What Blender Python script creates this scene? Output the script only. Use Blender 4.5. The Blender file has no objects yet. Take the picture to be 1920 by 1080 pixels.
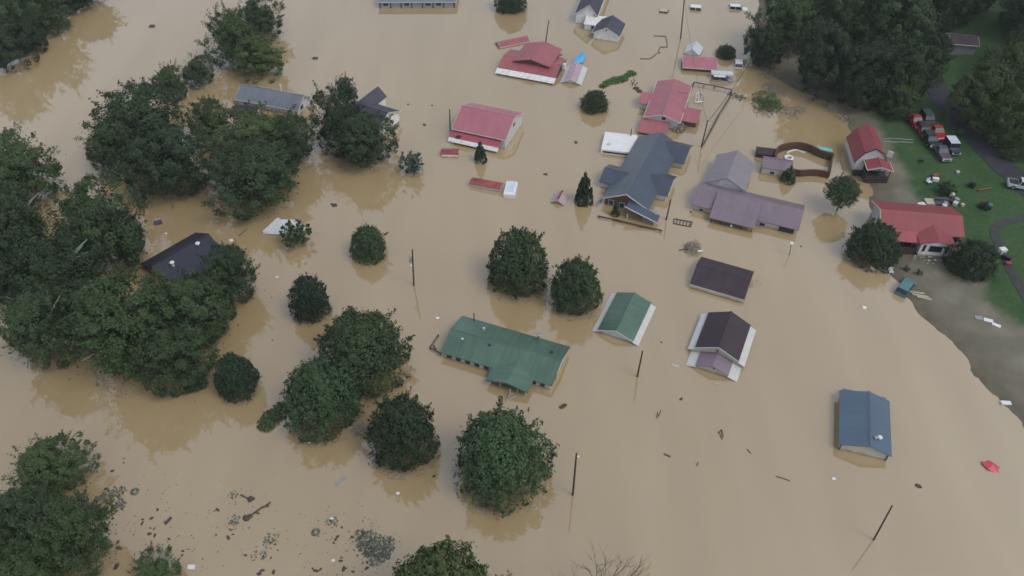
import bpy, bmesh, math, random
import numpy as np
from mathutils import Vector, Matrix
R = math.radians
random.seed(7)
C = bpy.context.scene.collection

# ------------------------------------------------------------------ camera
CAM_H, PITCH, FPX = 88.0, R(44.0), 1500.0      # FPX: focal length in pixels of a 1920 px wide frame
sc = bpy.context.scene
cd = bpy.data.cameras.new('camera'); cam = bpy.data.objects.new('camera', cd); C.objects.link(cam)
cam.location = (0, 0, CAM_H); cam.rotation_euler = (R(90) - PITCH, 0, 0)
cd.sensor_width = 36; cd.lens = FPX / 1920 * 36; cd.clip_start = .5; cd.clip_end = 6000
sc.camera = cam

# ------------------------------------------------------------------ light: overcast day
SUN_EL, SUN_AZ = 55, 125                         # azimuth clockwise from +Y
w = bpy.data.worlds.new('World'); sc.world = w; w.use_nodes = True
nt = w.node_tree; nt.nodes.clear()
sky = nt.nodes.new('ShaderNodeTexSky'); sky.sky_type = 'NISHITA'; sky.sun_disc = False
sky.sun_elevation = R(SUN_EL); sky.sun_rotation = R(SUN_AZ); sky.dust_density = 1.2; sky.air_density = 1
hs = nt.nodes.new('ShaderNodeHueSaturation'); hs.inputs['Saturation'].default_value = .48
bg = nt.nodes.new('ShaderNodeBackground'); bg.inputs['Strength'].default_value = .15
wo = nt.nodes.new('ShaderNodeOutputWorld')
nt.links.new(sky.outputs[0], hs.inputs['Color']); nt.links.new(hs.outputs[0], bg.inputs['Color']); nt.links.new(bg.outputs[0], wo.inputs['Surface'])
sd = bpy.data.lights.new('sun', 'SUN'); sd.energy = .7; sd.angle = R(22); sd.color = (1, .96, .9)
so = bpy.data.objects.new('sun', sd); C.objects.link(so)
dv = Vector((math.sin(R(SUN_AZ)) * math.cos(R(SUN_EL)), math.cos(R(SUN_AZ)) * math.cos(R(SUN_EL)), math.sin(R(SUN_EL))))
so.rotation_euler = dv.to_track_quat('Z', 'Y').to_euler()
sc.view_settings.view_transform = 'Standard'; sc.view_settings.look = 'None'
sc.view_settings.exposure = 0.55; sc.view_settings.gamma = 1
sc.cycles.filter_width = 1.6

# ------------------------------------------------------------------ helpers
def G(px, py, z=0.0):
    """ground point seen at a pixel of the 1920x1080 photograph, at height z"""
    u, v = px - 960, py - 540
    d = (u, FPX * math.cos(PITCH) - v * math.sin(PITCH), -FPX * math.sin(PITCH) - v * math.cos(PITCH))
    t = (z - CAM_H) / d[2]
    return Vector((d[0] * t, d[1] * t, z))

def mat(name, col, rough=.7, var=.12, scale=.6, spec=.4, metal=0, bump=0, bscale=8, seam=0, streak=0, objvar=0, dirt=None):
    m = bpy.data.materials.new(name); m.use_nodes = True
    n = m.node_tree.nodes; l = m.node_tree.links; b = n['Principled BSDF']
    b.inputs['Roughness'].default_value = rough; b.inputs['Metallic'].default_value = metal
    b.inputs['Specular IOR Level'].default_value = spec
    tc = n.new('ShaderNodeTexCoord')
    no = n.new('ShaderNodeTexNoise'); no.inputs['Scale'].default_value = scale; no.inputs['Detail'].default_value = 5
    l.new(tc.outputs['Object'], no.inputs['Vector'])
    mr = n.new('ShaderNodeMapRange'); mr.inputs['From Min'].default_value = .3; mr.inputs['From Max'].default_value = .7
    mr.inputs['To Min'].default_value = 1 - var; mr.inputs['To Max'].default_value = 1 + var
    l.new(no.outputs['Fac'], mr.inputs['Value'])
    val = mr.outputs['Result']
    def mul(a, bb):
        x = n.new('ShaderNodeMath'); x.operation = 'MULTIPLY'; l.new(a, x.inputs[0])
        if isinstance(bb, float): x.inputs[1].default_value = bb
        else: l.new(bb, x.inputs[1])
        return x.outputs[0]
    if seam or streak:
        mp = n.new('ShaderNodeMapping'); mp.inputs['Scale'].default_value = (1.6, .12, 1)
        l.new(tc.outputs['UV'], mp.inputs['Vector'])
        sn = n.new('ShaderNodeTexNoise'); sn.inputs['Scale'].default_value = 1.3; sn.inputs['Detail'].default_value = 4
        l.new(mp.outputs[0], sn.inputs['Vector'])
        m2 = n.new('ShaderNodeMapRange'); m2.inputs['From Min'].default_value = .3; m2.inputs['From Max'].default_value = .7
        m2.inputs['To Min'].default_value = 1 - streak; m2.inputs['To Max'].default_value = 1 + streak
        l.new(sn.outputs['Fac'], m2.inputs['Value']); val = mul(val, m2.outputs['Result'])
    if seam:
        wv = n.new('ShaderNodeTexWave'); wv.bands_direction = 'X'; wv.wave_profile = 'SIN'
        wv.inputs['Scale'].default_value = seam; l.new(tc.outputs['UV'], wv.inputs['Vector'])
        pw = n.new('ShaderNodeMath'); pw.operation = 'POWER'; pw.inputs[1].default_value = 6; l.new(wv.outputs['Fac'], pw.inputs[0])
        bp = n.new('ShaderNodeBump'); bp.inputs['Strength'].default_value = .28; bp.inputs['Distance'].default_value = .05
        l.new(pw.outputs[0], bp.inputs['Height']); l.new(bp.outputs[0], b.inputs['Normal'])
    elif bump:
        bn = n.new('ShaderNodeTexNoise'); bn.inputs['Scale'].default_value = bscale; bn.inputs['Detail'].default_value = 4
        l.new(tc.outputs['Object'], bn.inputs['Vector'])
        bp = n.new('ShaderNodeBump'); bp.inputs['Strength'].default_value = bump; bp.inputs['Distance'].default_value = .1
        l.new(bn.outputs['Fac'], bp.inputs['Height']); l.new(bp.outputs[0], b.inputs['Normal'])
    if objvar:
        oi = n.new('ShaderNodeObjectInfo'); m3 = n.new('ShaderNodeMapRange')
        m3.inputs['To Min'].default_value = 1 - objvar; m3.inputs['To Max'].default_value = 1 + objvar
        l.new(oi.outputs['Random'], m3.inputs['Value']); val = mul(val, m3.outputs['Result'])
    vm = n.new('ShaderNodeVectorMath'); vm.operation = 'SCALE'; vm.inputs[0].default_value = col[:3]
    l.new(val, vm.inputs['Scale'])
    out = vm.outputs[0]
    if dirt:
        dn = n.new('ShaderNodeTexNoise'); dn.inputs['Scale'].default_value = 1.1; dn.inputs['Detail'].default_value = 6
        l.new(tc.outputs['Object'], dn.inputs['Vector'])
        dr = n.new('ShaderNodeMapRange'); dr.inputs['From Min'].default_value = .48; dr.inputs['From Max'].default_value = .72
        dr.inputs['To Max'].default_value = dirt; l.new(dn.outputs['Fac'], dr.inputs['Value'])
        mx = n.new('ShaderNodeMix'); mx.data_type = 'RGBA'; l.new(dr.outputs[0], mx.inputs['Factor'])
        l.new(out, mx.inputs['A']); mx.inputs['B'].default_value = (.22, .17, .11, 1); out = mx.outputs['Result']
        # flood line: mud left on the foot of the wall
        sx = n.new('ShaderNodeSeparateXYZ'); l.new(tc.outputs['Object'], sx.inputs[0])
        zr = n.new('ShaderNodeMapRange'); zr.inputs['From Min'].default_value = -.12; zr.inputs['From Max'].default_value = .15; zr.inputs['To Min'].default_value = .75; zr.inputs['To Max'].default_value = 0
        za = n.new('ShaderNodeMath'); za.operation = 'MULTIPLY_ADD'; l.new(dn.outputs['Fac'], za.inputs[0]); za.inputs[1].default_value = -.3; l.new(sx.outputs['Z'], za.inputs[2]); l.new(za.outputs[0], zr.inputs['Value'])
        m5 = n.new('ShaderNodeMix'); m5.data_type = 'RGBA'; l.new(zr.outputs[0], m5.inputs['Factor']); l.new(out, m5.inputs['A']); m5.inputs['B'].default_value = (.25, .19, .11, 1); out = m5.outputs['Result']
    l.new(out, b.inputs['Base Color'])
    return m

M = {}
M['white'] = mat('white_paint', (.66, .65, .62), .6, .06, .8, dirt=.35)
M['cream'] = mat('cream_siding', (.44, .41, .34), .6, .08, .8, dirt=.4)
M['wall'] = mat('pale_siding', (.50, .50, .49), .6, .08, 1, dirt=.35)
M['greywall'] = mat('grey_siding', (.26, .26, .26), .7, .12, 1)
M['brick'] = mat('dark_brick', (.10, .065, .05), .8, .2, 2)
M['darkwood'] = mat('dark_wood', (.055, .04, .033), .8, .25, 2)
M['fascia'] = mat('white_trim', (.49, .485, .46), .5, .05, 1)
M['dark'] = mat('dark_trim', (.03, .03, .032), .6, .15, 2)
M['glass'] = mat('window_glass', (.02, .024, .028), .15, .1, 1, spec=.6)
M['pink'] = mat('faded_red_metal_roof', (.35, .125, .15), .42, .07, .35, spec=.5, seam=1.1, streak=.09)
M['pinkdeep'] = mat('deep_red_metal_roof', (.32, .075, .09), .45, .07, .35, seam=1.1, streak=.06)
M['winered'] = mat('wine_red_metal_roof', (.31, .105, .12), .42, .08, .35, spec=.5, seam=1.1, streak=.10)
M['farred'] = mat('weathered_red_metal_roof', (.29, .09, .095), .45, .09, .4, seam=1.1, streak=.08)
M['red'] = mat('red_metal_roof', (.235, .052, .055), .45, .08, .4, seam=1.1, streak=.07)
M['rust'] = mat('rusty_red_metal_roof', (.24, .06, .05), .5, .3, .5, seam=1.1, streak=.25)
M['pale_pink'] = mat('pale_pink_metal_roof', (.38, .27, .29), .45, .07, .6, seam=1.1, streak=.1)
M['green'] = mat('green_metal_roof', (.071, .126, .092), .42, .14, .25, seam=1.1, streak=.16)
M['blue'] = mat('slate_blue_metal_roof', (.080, .117, .158), .42, .07, .4, seam=1.1, streak=.07)
M['navy'] = mat('dark_blue_metal_roof', (.032, .044, .066), .3, .2, .35, spec=.9, seam=1.1, streak=.18)
M['brown'] = mat('brown_shingle_roof', (.042, .029, .035), .75, .14, .6, streak=.08)
M['purple'] = mat('mauve_metal_roof', (.18, .14, .165), .42, .08, .4, seam=1.1, streak=.07)
M['mauvegrey'] = mat('grey_mauve_metal_roof', (.21, .185, .20), .42, .08, .4, seam=1.1, streak=.05)
M['greyroof'] = mat('grey_metal_roof', (.15, .165, .185), .42, .10, .4, seam=1.1, streak=.08)
M['shingle'] = mat('charcoal_shingle_roof', (.055, .055, .07), .7, .14, .6, streak=.06)
M['blackroof'] = mat('blue_black_shingle_roof', (.02, .022, .038), .6, .15, .6)
M['whiteroof'] = mat('white_metal_roof', (.50, .52, .53), .35, .05, .4, seam=1.1, streak=.06)
M['paleblue'] = mat('pale_blue_panel', (.50, .58, .62), .4, .12, .8)
M['pole'] = mat('weathered_pole_wood', (.055, .043, .034), .85, .2, 2)
M['metal'] = mat('galvanised_metal', (.35, .35, .35), .4, .1, 2, metal=.6)
M['tarp'] = mat('blue_tarp', (.10, .36, .62), .5, .15, 1)
M['carred'] = mat('red_car_paint', (.36, .018, .022), .3, .04, 1, spec=.6)
M['cardark'] = mat('black_car_paint', (.014, .018, .018), .3, .1, 1, spec=.5)
M['carteal'] = mat('dark_teal_car_paint', (.018, .035, .04), .3, .1, 1, spec=.5)
M['cargrey'] = mat('mauve_grey_car_paint', (.085, .07, .09), .3, .08, 1, spec=.6)
M['carwhite'] = mat('white_car_paint', (.50, .53, .57), .3, .05, 1, spec=.6)
M['carnavy'] = mat('navy_car_paint', (.02, .028, .05), .3, .08, 1, spec=.6)
M['teal'] = mat('teal_car_paint', (.07, .17, .18), .4, .1, 1, spec=.5)
M['tyre'] = mat('tyre_rubber', (.018, .018, .018), .85, .1, 4)
M['aqua'] = mat('aqua_panel', (.16, .42, .42), .4, .15, 1)
M['bark'] = mat('bark', (.07, .055, .042), .9, .25, 2)
M['palebark'] = mat('pale_bark', (.23, .21, .18), .9, .2, 2)
M['log'] = mat('wet_log', (.065, .055, .045), .8, .3, 3)
M['litter'] = mat('wet_litter', (.10, .112, .09), .85, .75, 3)
M['mudleaf'] = mat('muddy_leaves', (.22, .195, .15), .9, .4, 3)
M['plank'] = mat('raw_planks', (.42, .37, .27), .7, .15, 2)
M['rose'] = mat('rose_red_plastic', (.50, .06, .09), .45, .1, 2)
M['whiteplastic'] = mat('white_plastic', (.66, .66, .65), .4, .06, 1)
M['skin'] = mat('skin', (.35, .2, .14), .6, .05, 3)
M['orange'] = mat('orange_plastic', (.35, .09, .03), .6, .1, 2)

def leafmat(name, col, var=.25):
    m = mat(name, col, .7, var, 5, spec=.2, objvar=.14)
    b = m.node_tree.nodes['Principled BSDF']
    return m
LEAF = {
 'deep': leafmat('deep_green_leaves', (.041, .066, .027)),
 'dark': leafmat('dark_green_leaves', (.030, .050, .023)),
 'mid': leafmat('mid_green_leaves', (.047, .076, .029)),
 'olive': leafmat('olive_green_leaves', (.058, .082, .028)),
 'bright': leafmat('bright_green_leaves', (.060, .094, .036)),
 'conifer': leafmat('conifer_green_needles', (.026, .048, .025)),
 'blue': leafmat('blue_green_leaves', (.048, .084, .036)),
 'pale': leafmat('pale_grey_green_leaves', (.085, .12, .085)),
 'vine': leafmat('fresh_green_vine', (.055, .11, .030)),
}

class MB:
    def __init__(s): s.v = []; s.f = []; s.uv = []
    def quad(s, a, b, c, d, uv=None):
        i = len(s.v); s.v += [tuple(a), tuple(b), tuple(c), tuple(d)]; s.f.append((i, i+1, i+2, i+3))
        s.uv += uv or [(0, 0), (1, 0), (1, 1), (0, 1)]
    def poly(s, pts):
        i = len(s.v); s.v += [tuple(p) for p in pts]; s.f.append(tuple(range(i, i+len(pts)))); s.uv += [(p[0], p[1]) for p in pts]
    def box(s, x0, x1, y0, y1, z0, z1, rz=0, c=None):
        P = [Vector((x, y, z)) for z in (z0, z1) for (x, y) in ((x0, y0), (x1, y0), (x1, y1), (x0, y1))]
        if rz:
            cc = Vector(c) if c else Vector(((x0+x1)/2, (y0+y1)/2, 0)); cc = Vector((cc.x, cc.y, 0))
            Rm = Matrix.Rotation(rz, 3, 'Z'); P = [Rm @ (p - cc) + cc for p in P]
        s.hexa(P)
    def hexa(s, P):
        for q in ((3, 2, 1, 0), (4, 5, 6, 7), (0, 1, 5, 4), (1, 2, 6, 5), (2, 3, 7, 6), (3, 0, 4, 7)):
            s.quad(*[P[k] for k in q])
    def tube(s, a, b, r0, r1=None, n=7, cap=True):
        a, b = Vector(a), Vector(b); r1 = r0 if r1 is None else r1
        d = (b - a).normalized(); x = d.orthogonal().normalized(); y = d.cross(x)
        A = [a + (x*math.cos(t)+y*math.sin(t))*r0 for t in [2*math.pi*k/n for k in range(n)]]
        B = [b + (x*math.cos(t)+y*math.sin(t))*r1 for t in [2*math.pi*k/n for k in range(n)]]
        for k in range(n): s.quad(A[k], A[(k+1) % n], B[(k+1) % n], B[k])
        if cap: s.poly(A[::-1]); s.poly(B)
    def path(s, pts, r, n=6):
        for a, b in zip(pts, pts[1:]): s.tube(a, b, r, n=n)
    def lump(s, c, r, sq=(1, 1, 1), seed=0, n=7, m=10, jag=.18):
        rd = random.Random(seed); g = []
        for i in range(n+1):
            th = math.pi*i/n
            g.append([Vector(c) + Vector((math.sin(th)*math.cos(ph)*sq[0], math.sin(th)*math.sin(ph)*sq[1], math.cos(th)*sq[2])) * r * (1 + rd.uniform(-jag, jag))
                      for ph in [2*math.pi*j/m for j in range(m)]])
            if i in (0, n): g[-1] = [g[-1][0]]*m
        for i in range(n):
            for j in range(m):
                a, b, cc, d = g[i][j], g[i+1][j], g[i+1][(j+1) % m], g[i][(j+1) % m]
                if i == 0: s.poly([a, b, cc])
                elif i == n-1: s.poly([a, b, d])
                else: s.quad(a, b, cc, d)
    def build(s, name, material, parent=None, smooth=False):
        me = bpy.data.meshes.new(name); me.from_pydata(s.v, [], s.f)
        u = me.uv_layers.new(name='UVMap')
        k = 0; arr = np.zeros(len(me.loops)*2, dtype=np.float32)
        li = np.zeros(len(me.loops), dtype=np.int32); me.loops.foreach_get('vertex_index', li)
        uvs = np.array(s.uv, dtype=np.float32)
        u.data.foreach_set('uv', uvs[li].ravel())
        if smooth: me.polygons.foreach_set('use_smooth', [True]*len(me.polygons))
        me.materials.append(material)
        o = bpy.data.objects.new(name, me); C.objects.link(o)
        if parent: o.parent = parent
        return o

def tag(o, label, cat, group=None, kind=None):
    o['label'] = label; o['category'] = cat
    if group: o['group'] = group
    if kind: o['kind'] = kind
    return o
def thing(name, label, cat, loc, rz=0, group=None):
    o = bpy.data.objects.new(name, None); C.objects.link(o); o.empty_display_size = .5
    o.location = loc; o.rotation_euler = (0, 0, rz)
    return tag(o, label, cat, group)

# ------------------------------------------------------------------ terrain
shore_px = [(1460, -140), (1432, -60), (1425, 0), (1412, 60), (1400, 100), (1440, 140), (1500, 172), (1560, 197), (1592, 232), (1600, 290), (1612, 325), (1632, 350), (1636, 380), (1640, 440),
            (1655, 500), (1690, 545), (1740, 598), (1790, 655), (1840, 710), (1890, 765), (1940, 835), (1990, 930), (2030, 1040), (2080, 1250)]
SH = np.array([G(x, y)[:2] for x, y in shore_px])
SH = np.vstack([[SH[0][0]-60, 2500], [SH[0][0]-30, SH[0][1]+150], SH, [SH[-1][0]+10, -2500]])
BK = np.array([G(x, y)[:2] for x, y in [(-700, 400), (-260, 190), (-40, 150), (60, 95), (100, 50), (170, 2), (330, -60), (520, -150)]])
BK = np.vstack([[BK[0][0]-1500, -900], BK, [BK[-1][0]+150, 2500]])
def sdist(P, L):
    """signed distance to a polyline; positive on its right-hand side when walking it"""
    best = np.full(len(P), 1e9); sg = np.zeros(len(P))
    for a, b in zip(L, L[1:]):
        ab = b-a; t = np.clip(((P-a) @ ab)/(ab @ ab), 0, 1); q = a+t[:, None]*ab
        d = np.hypot(*(P-q).T); cr = ab[0]*(P[:, 1]-a[1]) - ab[1]*(P[:, 0]-a[0])
        k = d < best-1e-9; best = np.where(k, d, best); sg = np.where(k, cr, sg)
    return np.where(sg >= 0, best, -best)
def wob(P, s, k): return np.sin(P[:, 0]*s+k)*np.cos(P[:, 1]*s*1.3+k*2) + .5*np.sin(P[:, 0]*s*2.3+P[:, 1]*s*1.9+k)
def hgt(P):
    P = np.asarray(P, dtype=float).reshape(-1, 2)
    d = sdist(P, SH) + .5*wob(P, .35, 1)+.25*wob(P, 1.1, 2)
    h = np.where(d > 0, 1.7*(1-np.exp(-d/14)), np.maximum(d*.16, -2.4))
    hill = np.clip((d-34)/60, 0, None); h = h + np.where(d > 0, np.minimum(hill**1.3*16, 110), 0)
    e = -sdist(P, BK)
    e = -e
    hb = np.where(e > 0, np.minimum(e*.25, 60), np.maximum(e*.2, -2.4))
    h = np.maximum(h, hb)
    return h + np.where(h > .3, .06*wob(P, .8, 3), 0)
def ht(x, y): return float(hgt([[x, y]])[0])
def GT(px, py, dz=0):
    """point of the land surface seen at a pixel"""
    z = 0
    for _ in range(12):
        p = G(px, py, z); z = z*.4 + .6*max(ht(p.x, p.y)+dz, 0)
    return G(px, py, z)

def axis(parts):
    out = []
    for a, b, s in parts: out += list(np.arange(a, b, s))
    return np.array(out)
X = axis([(-3000, -400, 200), (-400, -160, 24), (-160, 10, 6), (10, 130, .9), (130, 190, 4), (190, 420, 20), (420, 3200, 200)])
Y = axis([(-2600, -100, 200), (-100, 30, 12), (30, 215, .9), (215, 300, 5), (300, 500, 20), (500, 3200, 200)])
XX, YY = np.meshgrid(X, Y); P = np.c_[XX.ravel(), YY.ravel()]
H = hgt(P)
nx, ny = len(X), len(Y)
idx = np.arange(nx*ny).reshape(ny, nx)
F = np.c_[idx[:-1, :-1].ravel(), idx[:-1, 1:].ravel(), idx[1:, 1:].ravel(), idx[1:, :-1].ravel()]
me = bpy.data.meshes.new('ground'); me.from_pydata(np.c_[P, H].tolist(), [], F.tolist())
me.polygons.foreach_set('use_smooth', [True]*len(F))
# land cover: where silt lies over the grass
GR = np.array([G(x, y, 1)[:2] for x, y in [(1500, -100), (1560, 100), (1625, 185), (1652, 225), (1672, 280), (1703, 323), (1722, 378), (1740, 400), (1790, 440), (1845, 500), (1852, 560), (1885, 592), (1930, 618), (2010, 690), (2100, 900)]])
GR = np.vstack([[GR[0][0]-20, 2500], GR, [GR[-1][0], -2500]])
gd = np.maximum(sdist(P, GR), sdist(P, BK)-4) + .4*wob(P, .3, 5) + .3*wob(P, 1.3, 1)
ga = me.attributes.new('grass', 'FLOAT', 'POINT'); ga.data.foreach_set('value', np.clip(gd/1.8+.5, 0, 1).astype(np.float32))
wa = me.attributes.new('wet', 'FLOAT', 'POINT'); wa.data.foreach_set('value', np.clip(1-sdist(P, SH)/7.0, 0, 1).astype(np.float32))
gm = bpy.data.materials.new('ground_silt_and_grass'); gm.use_nodes = True
n = gm.node_tree.nodes; l = gm.node_tree.links; b = n['Principled BSDF']; b.inputs['Roughness'].default_value = .9; b.inputs['Specular IOR Level'].default_value = .2
tc = n.new('ShaderNodeTexCoord')
def noise(scale, det=5, src=None):
    x = n.new('ShaderNodeTexNoise'); x.inputs['Scale'].default_value = scale; x.inputs['Detail'].default_value = det; l.new(src or tc.outputs['Object'], x.inputs['Vector']); return x.outputs['Fac']
def ramp(fac, *stops):
    r = n.new('ShaderNodeValToRGB'); l.new(fac, r.inputs['Fac']); e = r.color_ramp.elements
    while len(e) < len(stops): e.new(.5)
    for k, (p_, c_) in enumerate(stops): e[k].position = p_; e[k].color = (*c_, 1)
    return r.outputs['Color']
def mix(f, a, b_):
    x = n.new('ShaderNodeMix'); x.data_type = 'RGBA'; l.new(f, x.inputs['Factor']); l.new(a, x.inputs['A']); l.new(b_, x.inputs['B']); return x.outputs['Result']
at = n.new('ShaderNodeAttribute'); at.attribute_name = 'grass'
aw = n.new('ShaderNodeAttribute'); aw.attribute_name = 'wet'
grass = ramp(noise(.16, 8), (.35, (.030, .070, .022)), (.5, (.041, .090, .028)), (.66, (.056, .088, .035)))
grass2 = ramp(noise(1.6, 4), (.35, (.03, .055, .024)), (.7, (.06, .10, .04)))
gmix = n.new('ShaderNodeMix'); gmix.data_type = 'RGBA'; gmix.inputs['Factor'].default_value = .4; l.new(grass, gmix.inputs['A']); l.new(grass2, gmix.inputs['B'])
silt = ramp(noise(.22, 8), (.3, (.135, .132, .098)), (.5, (.168, .152, .110)), (.68, (.215, .198, .150)))
wet = ramp(noise(.5, 6), (.3, (.095, .083, .057)), (.7, (.140, .122, .086)))
ad = n.new('ShaderNodeMath'); ad.operation = 'ADD'; l.new(at.outputs['Fac'], ad.inputs[0])
sb = n.new('ShaderNodeMath'); sb.operation = 'MULTIPLY_ADD'; l.new(noise(.6, 6), sb.inputs[0]); sb.inputs[1].default_value = .6; sb.inputs[2].default_value = -.3; l.new(sb.outputs[0], ad.inputs[1])
cl = n.new('ShaderNodeClamp'); l.new(ad.outputs[0], cl.inputs['Value'])
col = mix(aw.outputs['Fac'], silt, wet)
col = mix(cl.outputs[0], col, gmix.outputs['Result'])
l.new(col, b.inputs['Base Color'])
bp = n.new('ShaderNodeBump'); bp.inputs['Strength'].default_value = .5; bp.inputs['Distance'].default_value = .15; l.new(noise(2.5, 6), bp.inputs['Height']); l.new(bp.outputs[0], b.inputs['Normal'])
me.materials.append(gm)
go = bpy.data.objects.new('ground', me); C.objects.link(go); go['kind'] = 'structure'

# ------------------------------------------------------------------ flood water
wm = bpy.data.materials.new('muddy_water'); wm.use_nodes = True
n = wm.node_tree.nodes; l = wm.node_tree.links; b = n['Principled BSDF']
tc = n.new('ShaderNodeTexCoord')
b.inputs['Roughness'].default_value = .03; b.inputs['IOR'].default_value = 2.3
mp = n.new('ShaderNodeMapping'); mp.inputs['Scale'].default_value = (1, .45, 1); mp.inputs['Rotation'].default_value = (0, 0, R(-28)); l.new(tc.outputs['Object'], mp.inputs['Vector'])
c1 = ramp(noise(.022, 6, mp.outputs[0]), (.3, (.310, .228, .114)), (.5, (.356, .266, .142)), (.7, (.396, .304, .172)))
mp2 = n.new('ShaderNodeMapping'); mp2.inputs['Scale'].default_value = (1, .16, 1); mp2.inputs['Rotation'].default_value = (0, 0, R(-34)); l.new(tc.outputs['Object'], mp2.inputs['Vector'])
c2 = ramp(noise(.16, 8, mp2.outputs[0]), (.3, (.300, .218, .106)), (.5, (.345, .252, .128)), (.68, (.395, .300, .165)))
mx = n.new('ShaderNodeMix'); mx.data_type = 'RGBA'; mx.inputs['Factor'].default_value = .35; l.new(c1, mx.inputs['A']); l.new(c2, mx.inputs['B'])
l.new(mx.outputs['Result'], b.inputs['Base Color'])
bp = n.new('ShaderNodeBump'); bp.inputs['Strength'].default_value = .12; bp.inputs['Distance'].default_value = .05
l.new(noise(.9, 3), bp.inputs['Height']); l.new(bp.outputs[0], b.inputs['Normal'])
wb = MB(); wb.quad((-3000, -2600, 0), (3000, -2600, 0), (3000, 3000, 0), (-3000, 3000, 0))
wo_ = wb.build('water', wm); wo_['kind'] = 'structure'

# roads on the land side
def strip(name, pxs, width, m, lift=.05):
    pts = []
    P_ = [GT(*q) for q in pxs]
    for a, c in zip(P_, P_[1:]):
        k = max(2, int((c-a).length/1.0))
        pts += [a.lerp(c, t/k) for t in range(k)]
    pts.append(P_[-1])
    sm = [pts[0]]+[(pts[i-1]+pts[i]*2+pts[i+1])/4 for i in range(1, len(pts)-1)]+[pts[-1]]
    bm_ = MB(); rows = []
    for i, p in enumerate(sm):
        d = (sm[min(i+1, len(sm)-1)]-sm[max(i-1, 0)]); d.z = 0; d.normalize(); s_ = Vector((-d.y, d.x, 0))
        rows.append([Vector((*(p+s_*o_*width/2)[:2], ht(*(p+s_*o_*width/2)[:2])+lift)) for o_ in (-1, -.33, .33, 1)])
    for r0, r1 in zip(rows, rows[1:]):
        for k in range(3): bm_.quad(r0[k], r0[k+1], r1[k+1], r1[k])
    o = bm_.build(name, m, smooth=True); o['kind'] = 'structure'; return o
asph = mat('asphalt', (.034, .037, .042), .85, .2, .8, bump=.2)
strip('road', [(1730, 120), (1752, 160), (1772, 195), (1800, 225), (1832, 262), (1868, 300), (1905, 335), (1950, 375), (2010, 420)], 4.8, asph, .07)
strip('driveway', [(1925, 408), (1880, 418), (1862, 432), (1876, 468), (1900, 515), (1925, 560), (1960, 620)], 1.5, mat('worn_asphalt', (.045, .048, .045), .9, .2, .8), .06)

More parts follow.
